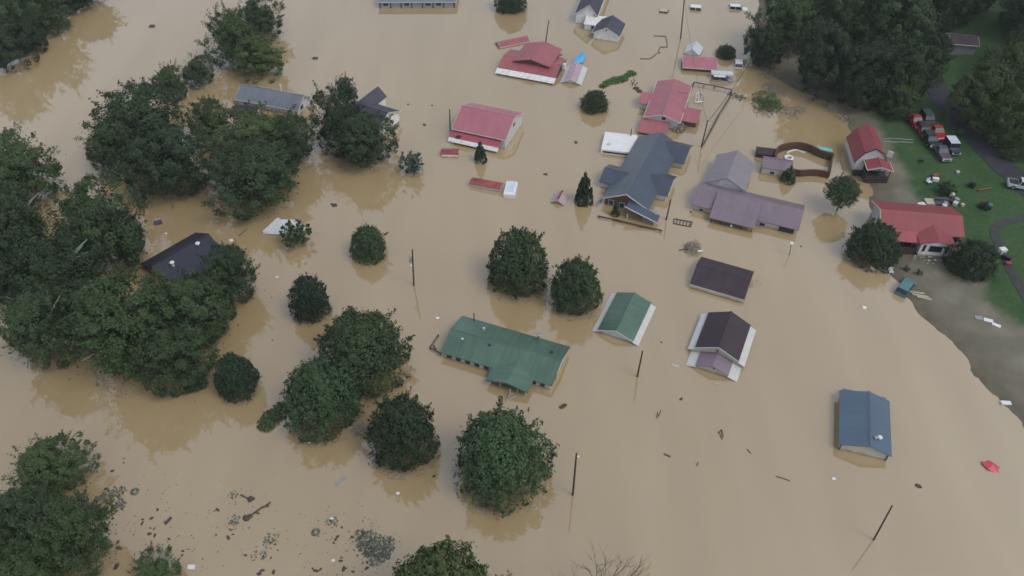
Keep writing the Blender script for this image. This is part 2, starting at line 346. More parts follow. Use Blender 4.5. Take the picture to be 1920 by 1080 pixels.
# ------------------------------------------------------------------ houses
class House:
    def __init__(s, name, label, cat, heading, ref, z=0.0, land=False, group=None):
        s.z = z
        p = G(*ref, z); s.o = thing(name, label, cat, (p.x, p.y, z), R(heading), group)
        s.p = Vector((p.x, p.y)); a = R(heading); s.U = Vector((math.cos(a), math.sin(a))); s.V = Vector((-math.sin(a), math.cos(a)))
        s.base = -2.4 if not land else -1.2
    def L(s, q, z):
        w_ = G(*q, s.z+z); d = Vector((w_.x, w_.y))-s.p; return d.dot(s.U), d.dot(s.V)
    def P3(s, ax, a, t, z): return (t, a, z) if ax == 'v' else (a, t, z)
    def roof(s, m, ax, a0, a1, prof, name='roof', th=.13, parent=None):
        """extruded roof: prof = [(s, z)...] across, running a0..a1 along ax"""
        b_ = MB(); run = 0
        for (s0, z0), (s1, z1) in zip(prof, prof[1:]):
            ln = math.hypot(s1-s0, z1-z0)
            uv = [(a0, run), (a1, run), (a1, run+ln), (a0, run+ln)]
            b_.quad(s.P3(ax, a0, s0, z0), s.P3(ax, a1, s0, z0), s.P3(ax, a1, s1, z1), s.P3(ax, a0, s1, z1), uv)
            b_.quad(s.P3(ax, a0, s1, z1-th), s.P3(ax, a1, s1, z1-th), s.P3(ax, a1, s0, z0-th), s.P3(ax, a0, s0, z0-th))
            for a in (a0, a1): b_.quad(s.P3(ax, a, s0, z0), s.P3(ax, a, s1, z1), s.P3(ax, a, s1, z1-th), s.P3(ax, a, s0, z0-th))
            run += ln
        for (t, z) in (prof[0], prof[-1]): b_.quad(s.P3(ax, a0, t, z), s.P3(ax, a1, t, z), s.P3(ax, a1, t, z-th), s.P3(ax, a0, t, z-th))
        return b_.build(name, M[m] if isinstance(m, str) else m, parent or s.o)
    def wall(s, m, ax, a0, a1, prof, name='wall', drop=.16, base=None):
        b_ = MB(); base = s.base if base is None else base
        pr = [(t, z-drop) for t, z in prof]
        for a in (a0, a1):
            for (s0, z0), (s1, z1) in zip(pr, pr[1:]):
                b_.quad(s.P3(ax, a, s0, base), s.P3(ax, a, s1, base), s.P3(ax, a, s1, z1), s.P3(ax, a, s0, z0))
        for (t, z) in (pr[0], pr[-1]): b_.quad(s.P3(ax, a0, t, base), s.P3(ax, a1, t, base), s.P3(ax, a1, t, z), s.P3(ax, a0, t, z))
        for (s0, z0), (s1, z1) in zip(pr, pr[1:]):
            b_.quad(s.P3(ax, a0, s0, z0), s.P3(ax, a1, s0, z0), s.P3(ax, a1, s1, z1), s.P3(ax, a0, s1, z1))
        return b_.build(name, M[m], s.o)
    def gable(s, ax, fl, br, ze, rise, rm, wm_='wall', over=.4, back=0, front=0, left=0, right=0, trim=True, peak=.5, walls=True, cap=None, hip=None):
        u0, v0 = s.L(fl, ze); u1, v1 = s.L(br, ze)
        u0 -= left; u1 += right; v0 -= front; v1 += back
        s0, s1, a0, a1 = (u0, u1, v0, v1) if ax == 'v' else (v0, v1, u0, u1)
        sm = s0+(s1-s0)*peak
        r = s.roof(rm, ax, a0, a1, [(s0, ze), (sm, ze+rise), (s1, ze)])
        k = rise/(sm-s0); k2 = rise/(s1-sm)
        if walls: s.wall(wm_, ax, a0+over, a1-over, [(s0+over, ze+k*over), (sm, ze+rise), (s1-over, ze+k2*over)])
        # ridge cap
        c = MB(); c.hexa([Vector(s.P3(ax, a, t, z)) for (a, t, z) in ((a0-.02, sm-.22, ze+rise-.22*k+.015), (a1+.02, sm-.22, ze+rise-.22*k+.015), (a1+.02, sm+.22, ze+rise-.22*k2+.015), (a0-.02, sm+.22, ze+rise-.22*k2+.015),
             (a0-.02, sm-.02, ze+rise+.07), (a1+.02, sm-.02, ze+rise+.07), (a1+.02, sm+.02, ze+rise+.07), (a0-.02, sm+.02, ze+rise+.07))])
        c.build('ridge_cap', M[cap or rm], r)
        if trim:
            for a in (a0, a1):
                aa, bb = (a-.05, a-.003) if a == a0 else (a+.003, a+.05)
                for (q0, z0, q1, z1) in ((s0, ze, sm, ze+rise), (sm, ze+rise, s1, ze)):
                    f = MB(); f.hexa([Vector(s.P3(ax, A, t, z)) for (A, t, z) in ((aa, q0, z0-.2), (bb, q0, z0-.2), (bb, q1, z1-.2), (aa, q1, z1-.2), (aa, q0, z0+.02), (bb, q0, z0+.02), (bb, q1, z1+.02), (aa, q1, z1+.02))]); f.build('rake_trim', M['fascia'], s.o)
            for t, sg in ((s0, -1), (s1, 1)):
                lo, hi = sorted((t+sg*.004, t+sg*.11)); f = MB()
                if ax == 'v': f.box(lo, hi, a0, a1, ze-.17, ze-.03)
                else: f.box(a0, a1, lo, hi, ze-.17, ze-.03)
                f.build('gutter', M['fascia'], s.o)
        s.last = (u0, u1, v0, v1, over)
        return u0, u1, v0, v1
    def window(s, side, t, z0, z1, wdt=1.0, box=None, name='window'):
        u0, u1, v0, v1, ov = box or s.last
        f = MB(); g = MB(); h = wdt/2
        if side in 'fb':
            y, sg = (v0+ov, -1) if side == 'f' else (v1-ov, 1)
            f.box(t-h-.09, t+h+.09, *sorted((y+sg*.005, y+sg*.05)), z0-.09, z1+.09); g.box(t-h, t+h, *sorted((y+sg*.052, y+sg*.07)), z0, z1)
        else:
            x, sg = (u0+ov, -1) if side == 'l' else (u1-ov, 1)
            f.box(*sorted((x+sg*.005, x+sg*.05)), t-h-.09, t+h+.09, z0-.09, z1+.09); g.box(*sorted((x+sg*.052, x+sg*.07)), t-h, t+h, z0, z1)
        fo = f.build(name, M['fascia'], s.o); g.build('pane', M['glass'], fo)
    def posts(s, pts, top, r=.07, m='fascia'):
        for (u, v) in pts:
            b_ = MB(); b_.box(u-r, u+r, v-r, v+r, s.base, top); b_.build('porch_post', M[m], s.o)
    def vent(s, q, z, zz=None, r=.13, h=.45, m='metal', name='roof_vent'):
        u, v = s.L(q, z); b_ = MB(); b_.tube((u, v, z-.5), (u, v, z+h), r, n=8); b_.tube((u, v, z+h), (u, v, z+h+.1), r*1.7, r*1.2, n=8)
        b_.build(name, M[m], s.o, smooth=False)

HD = -24.5

# green ranch house
h = House('ranch_house', 'long green metal roofed ranch house with a projecting front gable, flooded to its eaves', 'house', -21.5, (825, 660))
u0, u1, v0, v1 = h.gable('u', (825, 660), (1069, 650), 1.3, 1.1, 'green', 'wall', over=.3, trim=False)
main = h.last
for k in range(5): h.window('f', u0+1.3+k*1.45, .2, .95, .8)
for k in range(2): h.window('f', u1-1.5-k*1.3, .2, .95, .7)
h.window('r', (v0+v1)/2-1.6, .15, .75, .9)
mz = 1.25
a = h.L((911, 712), mz); c = h.L((990, 735), mz); vm = (v0+v1)/2
vf = (a[1]+c[1])/2
sm = (a[0]+c[0])/2
h.roof('green', 'v', vf, vm, [(a[0], 1.26), (sm, 1.9), (c[0], 1.26)])
fg = MB()
fg.poly([(a[0]+.5, vf+.3, 1.2), (c[0]-.5, vf+.3, 1.2), (sm, vf+.3, 1.76)]); fg.poly([(sm, vf+.38, 1.76), (c[0]-.5, vf+.38, 1.2), (a[0]+.5, vf+.38, 1.2)])
fg.build('gable_panel', M['wall'], h.o)
f = MB()
for (q0, q1) in ((a[0], sm), (sm, c[0])):
    z0, z1 = (1.26, 1.9) if q0 == a[0] else (1.9, 1.26)
    f.hexa([Vector(p) for p in ((q0, vf-.06, z0-.2), (q1, vf-.06, z1-.2), (q1, vf-.003, z1-.2), (q0, vf-.003, z0-.2), (q0, vf-.06, z0+.02), (q1, vf-.06, z1+.02), (q1, vf-.003, z1+.02), (q0, vf-.003, z0+.02))])
f.build('rake_trim', M['green'], h.o)
h.posts([(a[0]+.5, vf+.5), (sm-1.2, vf+.5), (sm+1.4, vf+.5), (c[0]-.5, vf+.5)], 1.15)
f = MB(); f.box(a[0]+.7, c[0]-.6, v0+.3, v0+.42, -2.4, .9); f.build('porch_shade_panel', M['dark'], h.o)  # near-black panel over the pale wall, stands in for the porch's inner shade
for x_ in (a[0]+.45, c[0]-.6): f = MB(); f.box(x_, x_+.15, vf+1.2, v0+.3, -2.4, .75); f.build('porch_screen', M['darkwood'], h.o)
h.vent((867, 637), 2.0, r=.13, h=.2, m='fascia'); h.vent((907, 617), 2.2, r=.12, h=.2, m='fascia'); h.vent((918, 648), 2.1, r=.13, h=.2, m='dark')
h.vent((1035, 661), 2.2, r=.13, h=.2, m='dark'); h.vent((1010, 634), 1.9, r=.2, h=.8); h.vent((889, 600), 1.6, r=.08, h=1.3, m='pole')

# small dock frame at the ranch corner
f = MB(); P1, P2, P3_, P4 = G(822, 628, .3), G(806, 652, .3), G(826, 662, .3), G(818, 655, .3)
for a_, b__ in ((P1, P2), (P2, P3_), (P2+Vector((.5, .5, 0)), P4)): f.tube(a_, b__, .09)
for p in (P1, P2, P3_): f.tube((p.x, p.y, -2.4), (p.x, p.y, .45), .07)
tag(f.build('handrail', M['darkwood']), 'thin brown wooden handrail standing in water at the left end of the green ranch house', 'handrail')

def flap_garage(name, label, fl, fr, bl, roofm, ze, rise, sw, wallm='wall', heading=HD, front=0, sidem='fascia', low=.12, trimfront=True, cat='garage', th=.12):
    hh = House(name, label, cat, heading, fl)
    u0, v0 = hh.L(fl, low+.1); u1, v0b = hh.L(fr, low+.1); _, v1 = hh.L(bl, low+.1); v0 = (v0+v0b)/2
    um = (u0+u1)/2
    r = hh.roof(roofm, 'v', v0, v1, [(u0+sw, ze), (um, ze+rise), (u1-sw, ze)])
    c = MB(); k = rise/(um-u0-sw)
    c.hexa([Vector(p) for p in ((um-.2, v0-.02, ze+rise-.2*k+.012), (um+.2, v0-.02, ze+rise-.2*k+.012), (um+.2, v1+.02, ze+rise-.2*k+.012), (um-.2, v1+.02, ze+rise-.2*k+.012), (um-.02, v0-.02, ze+rise+.06), (um+.02, v0-.02, ze+rise+.06), (um+.02, v1+.02, ze+rise+.06), (um-.02, v1+.02, ze+rise+.06))])
    c.build('ridge_cap', M[roofm], r)
    hh.roof(sidem, 'v', v0-.08, v1-.1, [(u0, low), (u0+sw+.1, ze-th-.02)], name='side_roof')
    hh.roof(sidem, 'v', v0-.08, v1-.1, [(u1-sw-.1, ze-th-.02), (u1, low)], name='side_roof')
    hh.wall(wallm, 'v', v0+.25, v1-.25, [(u0+.3, low), (u0+sw, ze), (um, ze+rise), (u1-sw, ze), (u1-.3, low)], drop=.18)
    if trimfront:
        f = MB()
        for (q0, z0, q1, z1) in ((u0+sw, ze, um, ze+rise), (um, ze+rise, u1-sw, ze)):
            f.hexa([Vector(p) for p in ((q0, v0-.06, z0-.17), (q1, v0-.06, z1-.17), (q1, v0-.003, z1-.17), (q0, v0-.003, z0-.17), (q0, v0-.06, z0+.02), (q1, v0-.06, z1+.02), (q1, v0-.003, z1+.02), (q0, v0-.003, z0+.02))])
        f.build('rake_trim', M['fascia'], hh.o)
    return hh, u0, u1, v0, v1

hg, *_ = flap_garage('garage', 'green roofed garage with cream strips down both sides, behind the green ranch house', (1110, 619), (1197, 647), (1149, 549), 'green', .62, 1.05, .85)
# brown double-roofed garage with mauve front extension
hb, u0, u1, v0, v1 = flap_garage('garage', 'dark brown gabled garage with pale side strips and a lower mauve front roof', (1290, 652), (1396, 687), (1320, 588), 'brown', 1.25, 1.55, .95, wallm='cream', low=.6, sidem='mauveflap' if 0 else 'fascia', heading=-24.5)
fl = hb.L((1286, 684), .1); fr = hb.L((1382, 715), .1); vf = (fl[1]+fr[1])/2
ua, ub = fl[0], fr[0]; um = (ua+ub)/2; sw = 1.35
hb.roof('purple', 'v', vf, v0+.2, [(ua+sw, .62), (um, 1.5), (ub-sw, .62)], name='front_roof')
hb.roof('fascia', 'v', vf-.07, v0+.2, [(ua, .08), (ua+sw+.1, .47)], name='side_roof'); hb.roof('fascia', 'v', vf-.07, v0+.2, [(ub-sw-.1, .47), (ub, .08)], name='side_roof')
hb.wall('cream', 'v', vf+.25, v0+.2, [(ua+.3, .08), (ua+sw, .6), (um, 1.48), (ub-sw, .6), (ub-.3, .08)], drop=.18, name='front_wall')
for q_ in ((um-.1, v0-.25, 2.25), (um+.2, vf+.05, 1.15)): f = MB(); f.lump(q_, .15, seed=3); f.build('broken_vent', M['dark'], hb.o)

# brown long shed
h = House('shed', 'plain dark brown roofed shed with one cream eave strip, beside a floating brush heap', 'shed', HD, (1293, 535))
u0, u1, v0, v1 = h.gable('u', (1293, 532), (1414, 509), .75, 1.25, 'brown', 'cream', over=.12, trim=False)
f = MB(); f.box(u0, u1, v0-.12, v0-.003, .14, .72); f.build('eave_strip', M['cream'], h.o)

# slate blue garage
h = House('garage', 'slate blue metal roofed garage standing alone in the water at the lower right', 'garage', -17, (1573, 838))
u0, u1, v0, v1 = h.gable('v', (1573, 833), (1668, 752), 1.35, 1.0, 'blue', 'cream', over=.3, trim=False, peak=.55)
b0 = h.L((1578, 731), .6); b1 = h.L((1662, 752), .6)
h.roof('blue', 'u', b0[0]+.1, b1[0]-.1, [(v1-.5, 1.15), (v1+1.0, .75)], name='back_roof')
h.wall('cream', 'u', b0[0]+.4, b1[0]-.4, [(v1-.5, 1.1), (v1+.8, .8)], name='back_wall')
for x_ in (u0+.32, u1-.42): f = MB(); f.box(x_, x_+.1, v0+.15, v0+.27, -2.4, 1.3); f.build('corner_post', M['dark'], h.o)
h.vent((1641, 823), 2.0, r=.16, h=.35); h.vent((1649, 822), 1.9, r=.2, h=.3, m='whiteplastic')

# pink roofed house with a porch band
h = House('house', 'pink metal roofed house with a white banded front porch roof and grey right gable', 'house', -21, (847, 243), 0)
u0, u1, v0, v1 = h.gable('u', (847, 241), (983, 212), 2.3, 2.2, 'pink', 'wall', over=.25)
h.window('r', (v0+v1)/2, 2.3, 3.1, .9)
pf = h.L((838, 263), .5); pr_ = h.L((933, 286), .5); vf = (pf[1]+pr_[1])/2; zf = .55
vmid = vf+(v0-vf)*.30
h.roof('pinkdeep', 'u', u0-.1, u1-1.0, [(vmid, 1.0), (v0+.4, 1.95)], name='porch_roof')
h.roof('white', 'u', u0-.15, u1-.95, [(vf, zf), (vmid+.05, 1.06)], name='porch_eave')
h.posts([(u0+.4+k*(u1-u0-2)/5, vf+.4) for k in range(6)], zf-.15, m='darkwood')
f = MB(); f.box(u0+.4, u1-1.6, v0-.4, v0-.25, -2.4, 1.2); f.build('porch_shade_panel', M['dark'], h.o)  # dark sheet under the porch roof, shade put into its colour
h.vent((860, 259), 1.0, r=.35, h=.35, m='dark', name='chimney'); h.vent((925, 265), 1.4, r=.1, h=.4)
h.vent((945, 250), 2.3, r=.08, h=.3)

# far weathered red house
h = House('house', 'weathered red hip and gable roofed house with long cream eave, beside a blue tarp', 'house', -20, (927, 138), 0)
fl = h.L((927, 138), .4); fr = h.L((1039, 156), .4); bk = h.L((944, 110), 1.4); vf = (fl[1]+fr[1])/2
u0, u1 = fl[0], fr[0]; z1 = 1.0; vs = vf+1.6
h.roof('white', 'u', u0, u1, [(vf, .45), (vs, .95)], name='front_eave')
h.roof('farred', 'u', u0+.1, u1-.1, [(vs-.1, 1.0), (bk[1]+.6, 2.1), (bk[1]+5, 1.2)], name='roof')
h.wall('dark', 'u', u0+.3, u1-.3, [(vf+.3, .45), (vs, .95), (bk[1]+.6, 2.0), (bk[1]+4.7, 1.2)], drop=.2)
a = h.L((962, 114), 1.9); c = h.L((1032, 124), 1.9); bb = h.L((985, 79), 1.7)
r = h.roof('farred', 'v', (a[1]+c[1])/2-.6, bb[1]-1, [(a[0], 2.1), ((a[0]+c[0])/2, 3.15), (c[0]+.2, 2.1)], name='roof')
h.wall('brick', 'v', (a[1]+c[1])/2, bb[1]-1.4, [(a[0]+.3, 2.15), ((a[0]+c[0])/2, 3.15), (c[0]-.3, 2.15)], drop=.2)
f = MB(); x0, x1, xm = a[0]+.2, c[0]-.2, (a[0]+c[0])/2; y0 = bb[1]-1
for tri in (((x0, y0, 2.12), (x1, y0, 2.12), (xm, y0-1.6, 3.18)), ((x0, y0, 2.12), (xm, y0-1.6, 3.18), (xm, y0+2.2, 2.0)), ((x1, y0, 2.12), (xm, y0+2.2, 2.0), (xm, y0-1.6, 3.18))): f.poly(tri)
f.build('hip_end', M['farred'], h.o)
f = MB(); q = h.L((1055, 107), 1.2); f.box(q[0]-3.0, q[0]+.2, q[1]-.6, q[1]-.4, 1.1, 1.25); f.box(q[0]-2.2, q[0]-.4, q[1]+.6, q[1]+1.1, 1.0, 1.2, .3); f.build('torn_panel', M['farred'], h.o)
f = MB(); q = h.L((1058, 122), 1); f.box(q[0]-.4, q[0]+.3, q[1]-.5, q[1]+.5, -2, 1.3); f.build('chimney', M['white'], h.o)

h = House('shed', 'small tilted red roof of a sunken shed, just left of the weathered red house', 'shed', 24, (940, 90))
u0, u1, v0, v1 = h.gable('u', (938, 89), (984, 67), .3, .7, 'farred', 'cream', over=.2, trim=True)

hq, *_ = flap_garage('shed', 'narrow pale pink metal shed with cream side strips beside the torn blue tarp', (1050, 153), (1090, 159), (1064, 122), 'pale_pink', .7, .4, 1.05, heading=-14)
f = MB(); Q = [G(1088, 99, 1.6), G(1098, 98, .9), G(1093, 117, .25), G(1074, 120, .3), G(1080, 108, 1.1)]
top = [Vector(p) for p in Q]; f.poly(top); f.poly([p-Vector((0, 0, .12)) for p in top[::-1]])
for k in range(5): a_, b__ = top[k], top[(k+1) % 5]; f.quad(a_, b__, b__-Vector((0, 0, .12)), a_-Vector((0, 0, .12)))
tag(f.build('tarp', M['tarp']), 'bright blue crumpled tarp sticking up behind the narrow pale pink shed', 'tarp')

# red house with wings (centre top right)
h = House('house', 'faded red roofed house with side wings and white front gable by the fenced yard', 'house', -18, (1205, 222), 0)
u0, u1, v0, v1 = h.gable('v', (1207, 219), (1307, 166), 1.9, 1.15, 'winered', 'wall', over=.4, right=-1.2, back=.5)
big = (u0, u1, v0, v1)
a = h.L((1197, 193), 1.4); c = h.L((1202, 171), 1.4)
h.roof('winered', 'u', a[0], (u0+u1)/2, [(a[1], 1.35), ((a[1]+c[1])/2, 2.55), (c[1], 1.35)]); h.wall('wall', 'u', a[0]+.3, u0+.6, [(a[1]+.3, 1.4), ((a[1]+c[1])/2, 2.5), (c[1]-.3, 1.4)])
a = h.L((1307, 231), 1.3); c = h.L((1312, 205), 1.3)
h.roof('winered', 'u', (u0+u1)/2+2, a[0]+.2, [(a[1], 1.3), ((a[1]+c[1])/2+.4, 2.2), (c[1], 1.3)]); h.wall('brick', 'u', u1-1, a[0]-.2, [(a[1]+.4, 1.35), ((a[1]+c[1])/2+.4, 2.2), (c[1]-.3, 1.3)])
pf = h.L((1194, 246), .6); pr_ = h.L((1248, 256), .6); vf = (pf[1]+pr_[1])/2
h.roof('winered', 'u', pf[0], pr_[0], [(vf, .55), (v0+.3, 1.45)], name='porch_roof'); h.wall('brick', 'u', pf[0]+.4, pr_[0]-.4, [(vf+.4, .6), (v0+.2, 1.4)], name='porch_wall')
h.window('f', (u0+u1)/2+.3, 1.75, 2.3, .8)
f = MB(); q = h.L((1280, 172), 3.2); f.path([(q[0]-.9, q[1], 3.1), (q[0]-.3, q[1]-.5, 3.2), (q[0]+.6, q[1]-.3, 3.1), (q[0]+1, q[1]+.2, 2.9)], .05); f.build('loose_cable', M['dark'], h.o)

# navy metal roofed long house
h = House('house', 'long dark blue metal roofed house with several wings and white gable trim', 'house', -24, (1129, 371), 0)
u0, v0 = h.L((1129, 371), 1.5); u1, _ = h.L((1217, 392), 1.5); _, v1 = h.L((1192, 254), 1.5); v0 = h.L((1172, 382), 1.5)[1]
um = (u0+u1)/2+.1; zr = 3.6; ze = 1.45
def seg(hh, a0, a1, ua, ub, zea, zeb, zr_, m, wm_, ax='v', ov=.4, um_=None):
    mid = (ua+ub)/2 if um_ is None else um_
    hh.roof(m, ax, a0, a1, [(ua, zea), (mid, zr_), (ub, zeb)])
    ka = (zr_-zea)/(mid-ua); kb = (zr_-zeb)/(ub-mid)
    hh.wall(wm_, ax, a0+ov, a1-ov, [(ua+ov, zea+ov*ka), (mid, zr_), (ub-ov, zeb+ov*kb)])
seg(h, v0, v1, u0, u1, ze, ze, zr, 'navy', 'brick')
hf = h; 
f = MB()
for (q0, z0, q1, z1) in ((u0, ze, um-.1, zr), (um-.1, zr, u1, ze)):
    f.hexa([Vector(p) for p in ((q0, v0-.07, z0-.22), (q1, v0-.07, z1-.22), (q1, v0-.003, z1-.22), (q0, v0-.003, z0-.22), (q0, v0-.07, z0+.03), (q1, v0-.07, z1+.03), (q1, v0-.003, z1+.03), (q0, v0-.003, z0+.03))])
f.build('rake_trim', M['fascia'], h.o)
for (pa, pb, zz, zt) in (((1123, 340), (1143, 308), 1.4, 2.7),):
    a = h.L(pa, zz); c = h.L(pb, zz); seg(h, a[1], c[1], a[0], um, zz, zz, zt, 'navy', 'wall', 'u') if 0 else None
    h.roof('navy', 'u', a[0], um, [(a[1], zz), ((a[1]+c[1])/2, zt), (c[1], zz)]); h.wall('wall', 'u', a[0]+.3, u0+.6, [(a[1]+.3, zz), ((a[1]+c[1])/2, zt), (c[1]-.3, zz)])
a = h.L((1251, 368), 1.4); c = h.L((1269, 331), 1.4)
h.roof('navy', 'u', um, a[0]+.1, [(a[1], 1.4), ((a[1]+c[1])/2, 2.8), (c[1], 1.4)]); h.wall('wall', 'u', u1-.6, a[0]-.3, [(a[1]+.3, 1.4), ((a[1]+c[1])/2, 2.8), (c[1]-.3, 1.4)])
rt = MB(); x = a[0]+.1; y0, ym, y1 = a[1], (a[1]+c[1])/2, c[1]
for (q0, z0, q1, z1) in ((y0, 1.4, ym, 2.8), (ym, 2.8, y1, 1.4)):
    rt.hexa([Vector(p) for p in ((x+.003, q0, z0-.2), (x+.06, q0, z0-.2), (x+.06, q1, z1-.2), (x+.003, q1, z1-.2), (x+.003, q0, z0+.02), (x+.06, q0, z0+.02), (x+.06, q1, z1+.02), (x+.003, q1, z1+.02))])
rt.build('rake_trim', M['fascia'], h.o)
a = h.L((1281, 307), 1.4); c = h.L((1294, 272), 1.4)
h.roof('navy', 'u', um-.1, a[0]+.2, [(a[1], 1.4), ((a[1]+c[1])/2+.2, 3.0), (c[1]+.1, 1.4)]); h.wall('cream', 'u', u1-.6, a[0]-.1, [(a[1]+.3, 1.45), ((a[1]+c[1])/2+.2, 3.0), (c[1]-.3, 1.4)])
h.last = (u0, u1, v0, v1, .4)
for t in (u0+1.6, u0+3.6, um+1.0): h.window('f', t, .2, 1.15, .8)
e = h.L((1236, 408), .9)
h.roof('navy', 'v', v0-2.1, v0-.1, [(um+.6, 2.55), (e[0], 1.0)], name='porch_roof')
f = MB(); f.hexa([Vector(p) for p in ((um+.4, v0-2.2, 2.45), (e[0], v0-2.2, .82), (e[0], v0-2.105, .82), (um+.4, v0-2.105, 2.45), (um+.4, v0-2.2, 2.66), (e[0], v0-2.2, 1.03), (e[0], v0-2.105, 1.03), (um+.4, v0-2.105, 2.66))]); f.build('rake_trim', M['fascia'], h.o)
h.posts([(um+1.0, v0-1.9), (e[0]-.4, v0-1.9)], 1.0)

# mauve house
h = House('house', 'wide mauve metal roofed house with grey rear block and dark open front porch', 'house', -22.5, (1296, 387), 0)
u0, v0 = h.L((1296, 386), 1.0); u1, v0b = h.L((1497, 434), 1.0); _, v1 = h.L((1317, 344), 1.0); v0 = (v0+v0b)/2
seg(h, u0, u1, v0, v1+.3, 1.3, 1.2, 2.9, 'purple', 'cream', 'u')
h.last = (u0, u1, v0, v1, .4); h.window('f', u1-6.0, .1, .7, .9); h.window('f', u0+1.8, .1, .6, .7)
a = h.L((1329, 410), 1.0); c = h.L((1414, 429), 1.0); vf = (a[1]+c[1])/2
h.roof('purple', 'u', a[0], c[0], [(vf, 1.15), ((v0+v1)/2-.4, 2.9)], name='porch_roof')
h.posts([(a[0]+.4+k*(c[0]-a[0]-.8)/4, vf+.4) for k in range(5)], .85, m='dark')
f = MB(); f.box(a[0]+.3, c[0]-.3, v0+.25, v0+.37, -2.4, 1.05); f.build('porch_shade_panel', M['dark'], h.o)  # shade of the open porch painted as a dark panel before the cream wall
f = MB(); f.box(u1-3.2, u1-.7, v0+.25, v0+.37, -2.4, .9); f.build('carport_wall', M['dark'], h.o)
f = MB(); f.lump((a[0]+3.9, vf+.3, .35), .22, seed=5, jag=.05); f.build('porch_lamp', M['whiteplastic'], h.o)
a = h.L((1324, 340), 2.0); c = h.L((1413, 310), 2.0); b_ = h.L((1399, 357), 2.0)
seg(h, (a[1]+b_[1])/2-.3, c[1]+.8, a[0], (b_[0]+c[0])/2, 2.0, 2.0, 3.9, 'mauvegrey', 'wall', 'v', ov=.35)

# top centre charcoal house + white garage
h = House('house', 'charcoal shingled house with white walls cut by the top edge of the photo', 'house', -14, (1092, 36), 0)
u0, u1, v0, v1 = h.gable('v', (1077, 26), (1166, -60), 2.4, 2.6, 'shingle', 'white', over=.35, peak=.62, right=-1.5)
a = h.L((1094, 46), 1.6); c = h.L((1137, 30), 1.9)
h.roof('white', 'u', a[0], c[0]+.4, [(a[1]+.3, 1.6), (v0+.6, 2.3)], name='porch_roof'); h.wall('white', 'u', a[0]+.2, c[0]+.2, [(a[1]+.5, 1.6), (v0+.4, 2.3)], name='porch_wall')
h.last = (a[0], c[0]+.4, a[1]+.2, v0, .3)
for k in range(2): h.window('f', a[0]+2.2+k*1.3, .5, 1.2, .8)
h = House('garage', 'small charcoal roofed garage with a bright white front gable near the top edge', 'garage', -18, (1110, 68), 0)
u0, u1, v0, v1 = h.gable('v', (1110, 61), (1173, 46), 1.7, 1.7, 'shingle', 'white', over=.35, back=.3)
f = MB(); f.lump(((u0+u1)/2, v0+.33, 2.5), .18, sq=(1, .4, 1), seed=1, jag=0); f.build('gable_vent', M['dark'], h.o)

# long commercial roof at top
h = House('building', 'long low grey roofed building with a row of wall posts at the top edge', 'building', 0.5, (707, 12), 0)
u0, u1, v0, v1 = h.gable('u', (707, 4), (860, -42), 1.6, 1.2, 'greyroof', 'greywall', over=.3)
for k in range(8):
    f = MB(); x = u0+.6+k*(u1-u0-1.2)/7; f.box(x-.1, x+.1, v0+.12, v0+.28, -2.4, 1.45); f.build('wall_post', M['dark'], h.o)
for k in (0, 2, 4, 5): h.window('f', u0+2.0+k*(u1-u0-1.2)/7, .5, 1.2, 1.3)

# far pink garage & white canopy
h = House('garage', 'pink metal roofed garage with a thin white front trim, beside the dark hedge ball', 'garage', -8, (1280, 128), 0)
u0, u1, v0, v1 = h.gable('u', (1280, 126), (1342, 108), .9, 1.0, 'pink', 'brick', over=.3)
h = House('canopy', 'white cloth canopy roof floating just behind the pink garage', 'canopy', -22, (1282, 95), 0)
u0, u1, v0, v1 = h.gable('v', (1282, 99), (1319, 89), .5, 1.2, 'whiteroof', 'white', over=.2, trim=False)

# grey house upper left
h = House('house', 'grey metal roofed house with white trim behind the riverside trees', 'house', -18, (440, 188), 0)
u0, u1, v0, v1 = h.gable('u', (440, 186), (586, 180), 1.5, 1.8, 'greyroof', 'wall', over=.4)
h.window('r', (v0+v1)/2-1, .7, 1.6, 1.0); h.window('f', u0+2.2, .3, 1.1, .9); h.vent((527, 167), 3.0, r=.12, h=.9, m='whiteplastic')
h = House('camper', 'dark roofed white camper afloat by the left corner of the grey house', 'camper', -12, (434, 205), 0)
f = MB(); q = h.L((436, 208), .6); f.box(q[0], q[0]+5.2, q[1]-.1, q[1]+1.9, -.8, .9); f.build('body', M['white'], h.o)
h.roof('blackroof', 'u', q[0]-.1, q[0]+5.3, [(q[1]-.2, .92), (q[1]+.9, 1.12), (q[1]+2.0, .92)], th=.08)

# navy/white gable house
h = House('house', 'blue black shingled house with white right gable, half hidden by the dense river trees', 'house', -28, (700, 232), 0)
u0, u1, v0, v1 = h.gable('u', (660, 232), (752, 208), 2.2, 1.9, 'shingle', 'white', over=.35, left=3)
a = h.L((668, 190), 2.6); c = h.L((708, 185), 2.6); h.roof('shingle', 'v', v0+2, v1+3.2, [(a[0], 2.3), ((a[0]+c[0])/2+.5, 4.1), (c[0]+.8, 2.3)]); h.wall('white', 'v', v0+2.4, v1+2.9, [(a[0]+.3, 2.4), ((a[0]+c[0])/2+.5, 4.1), (c[0]+.5, 2.4)])

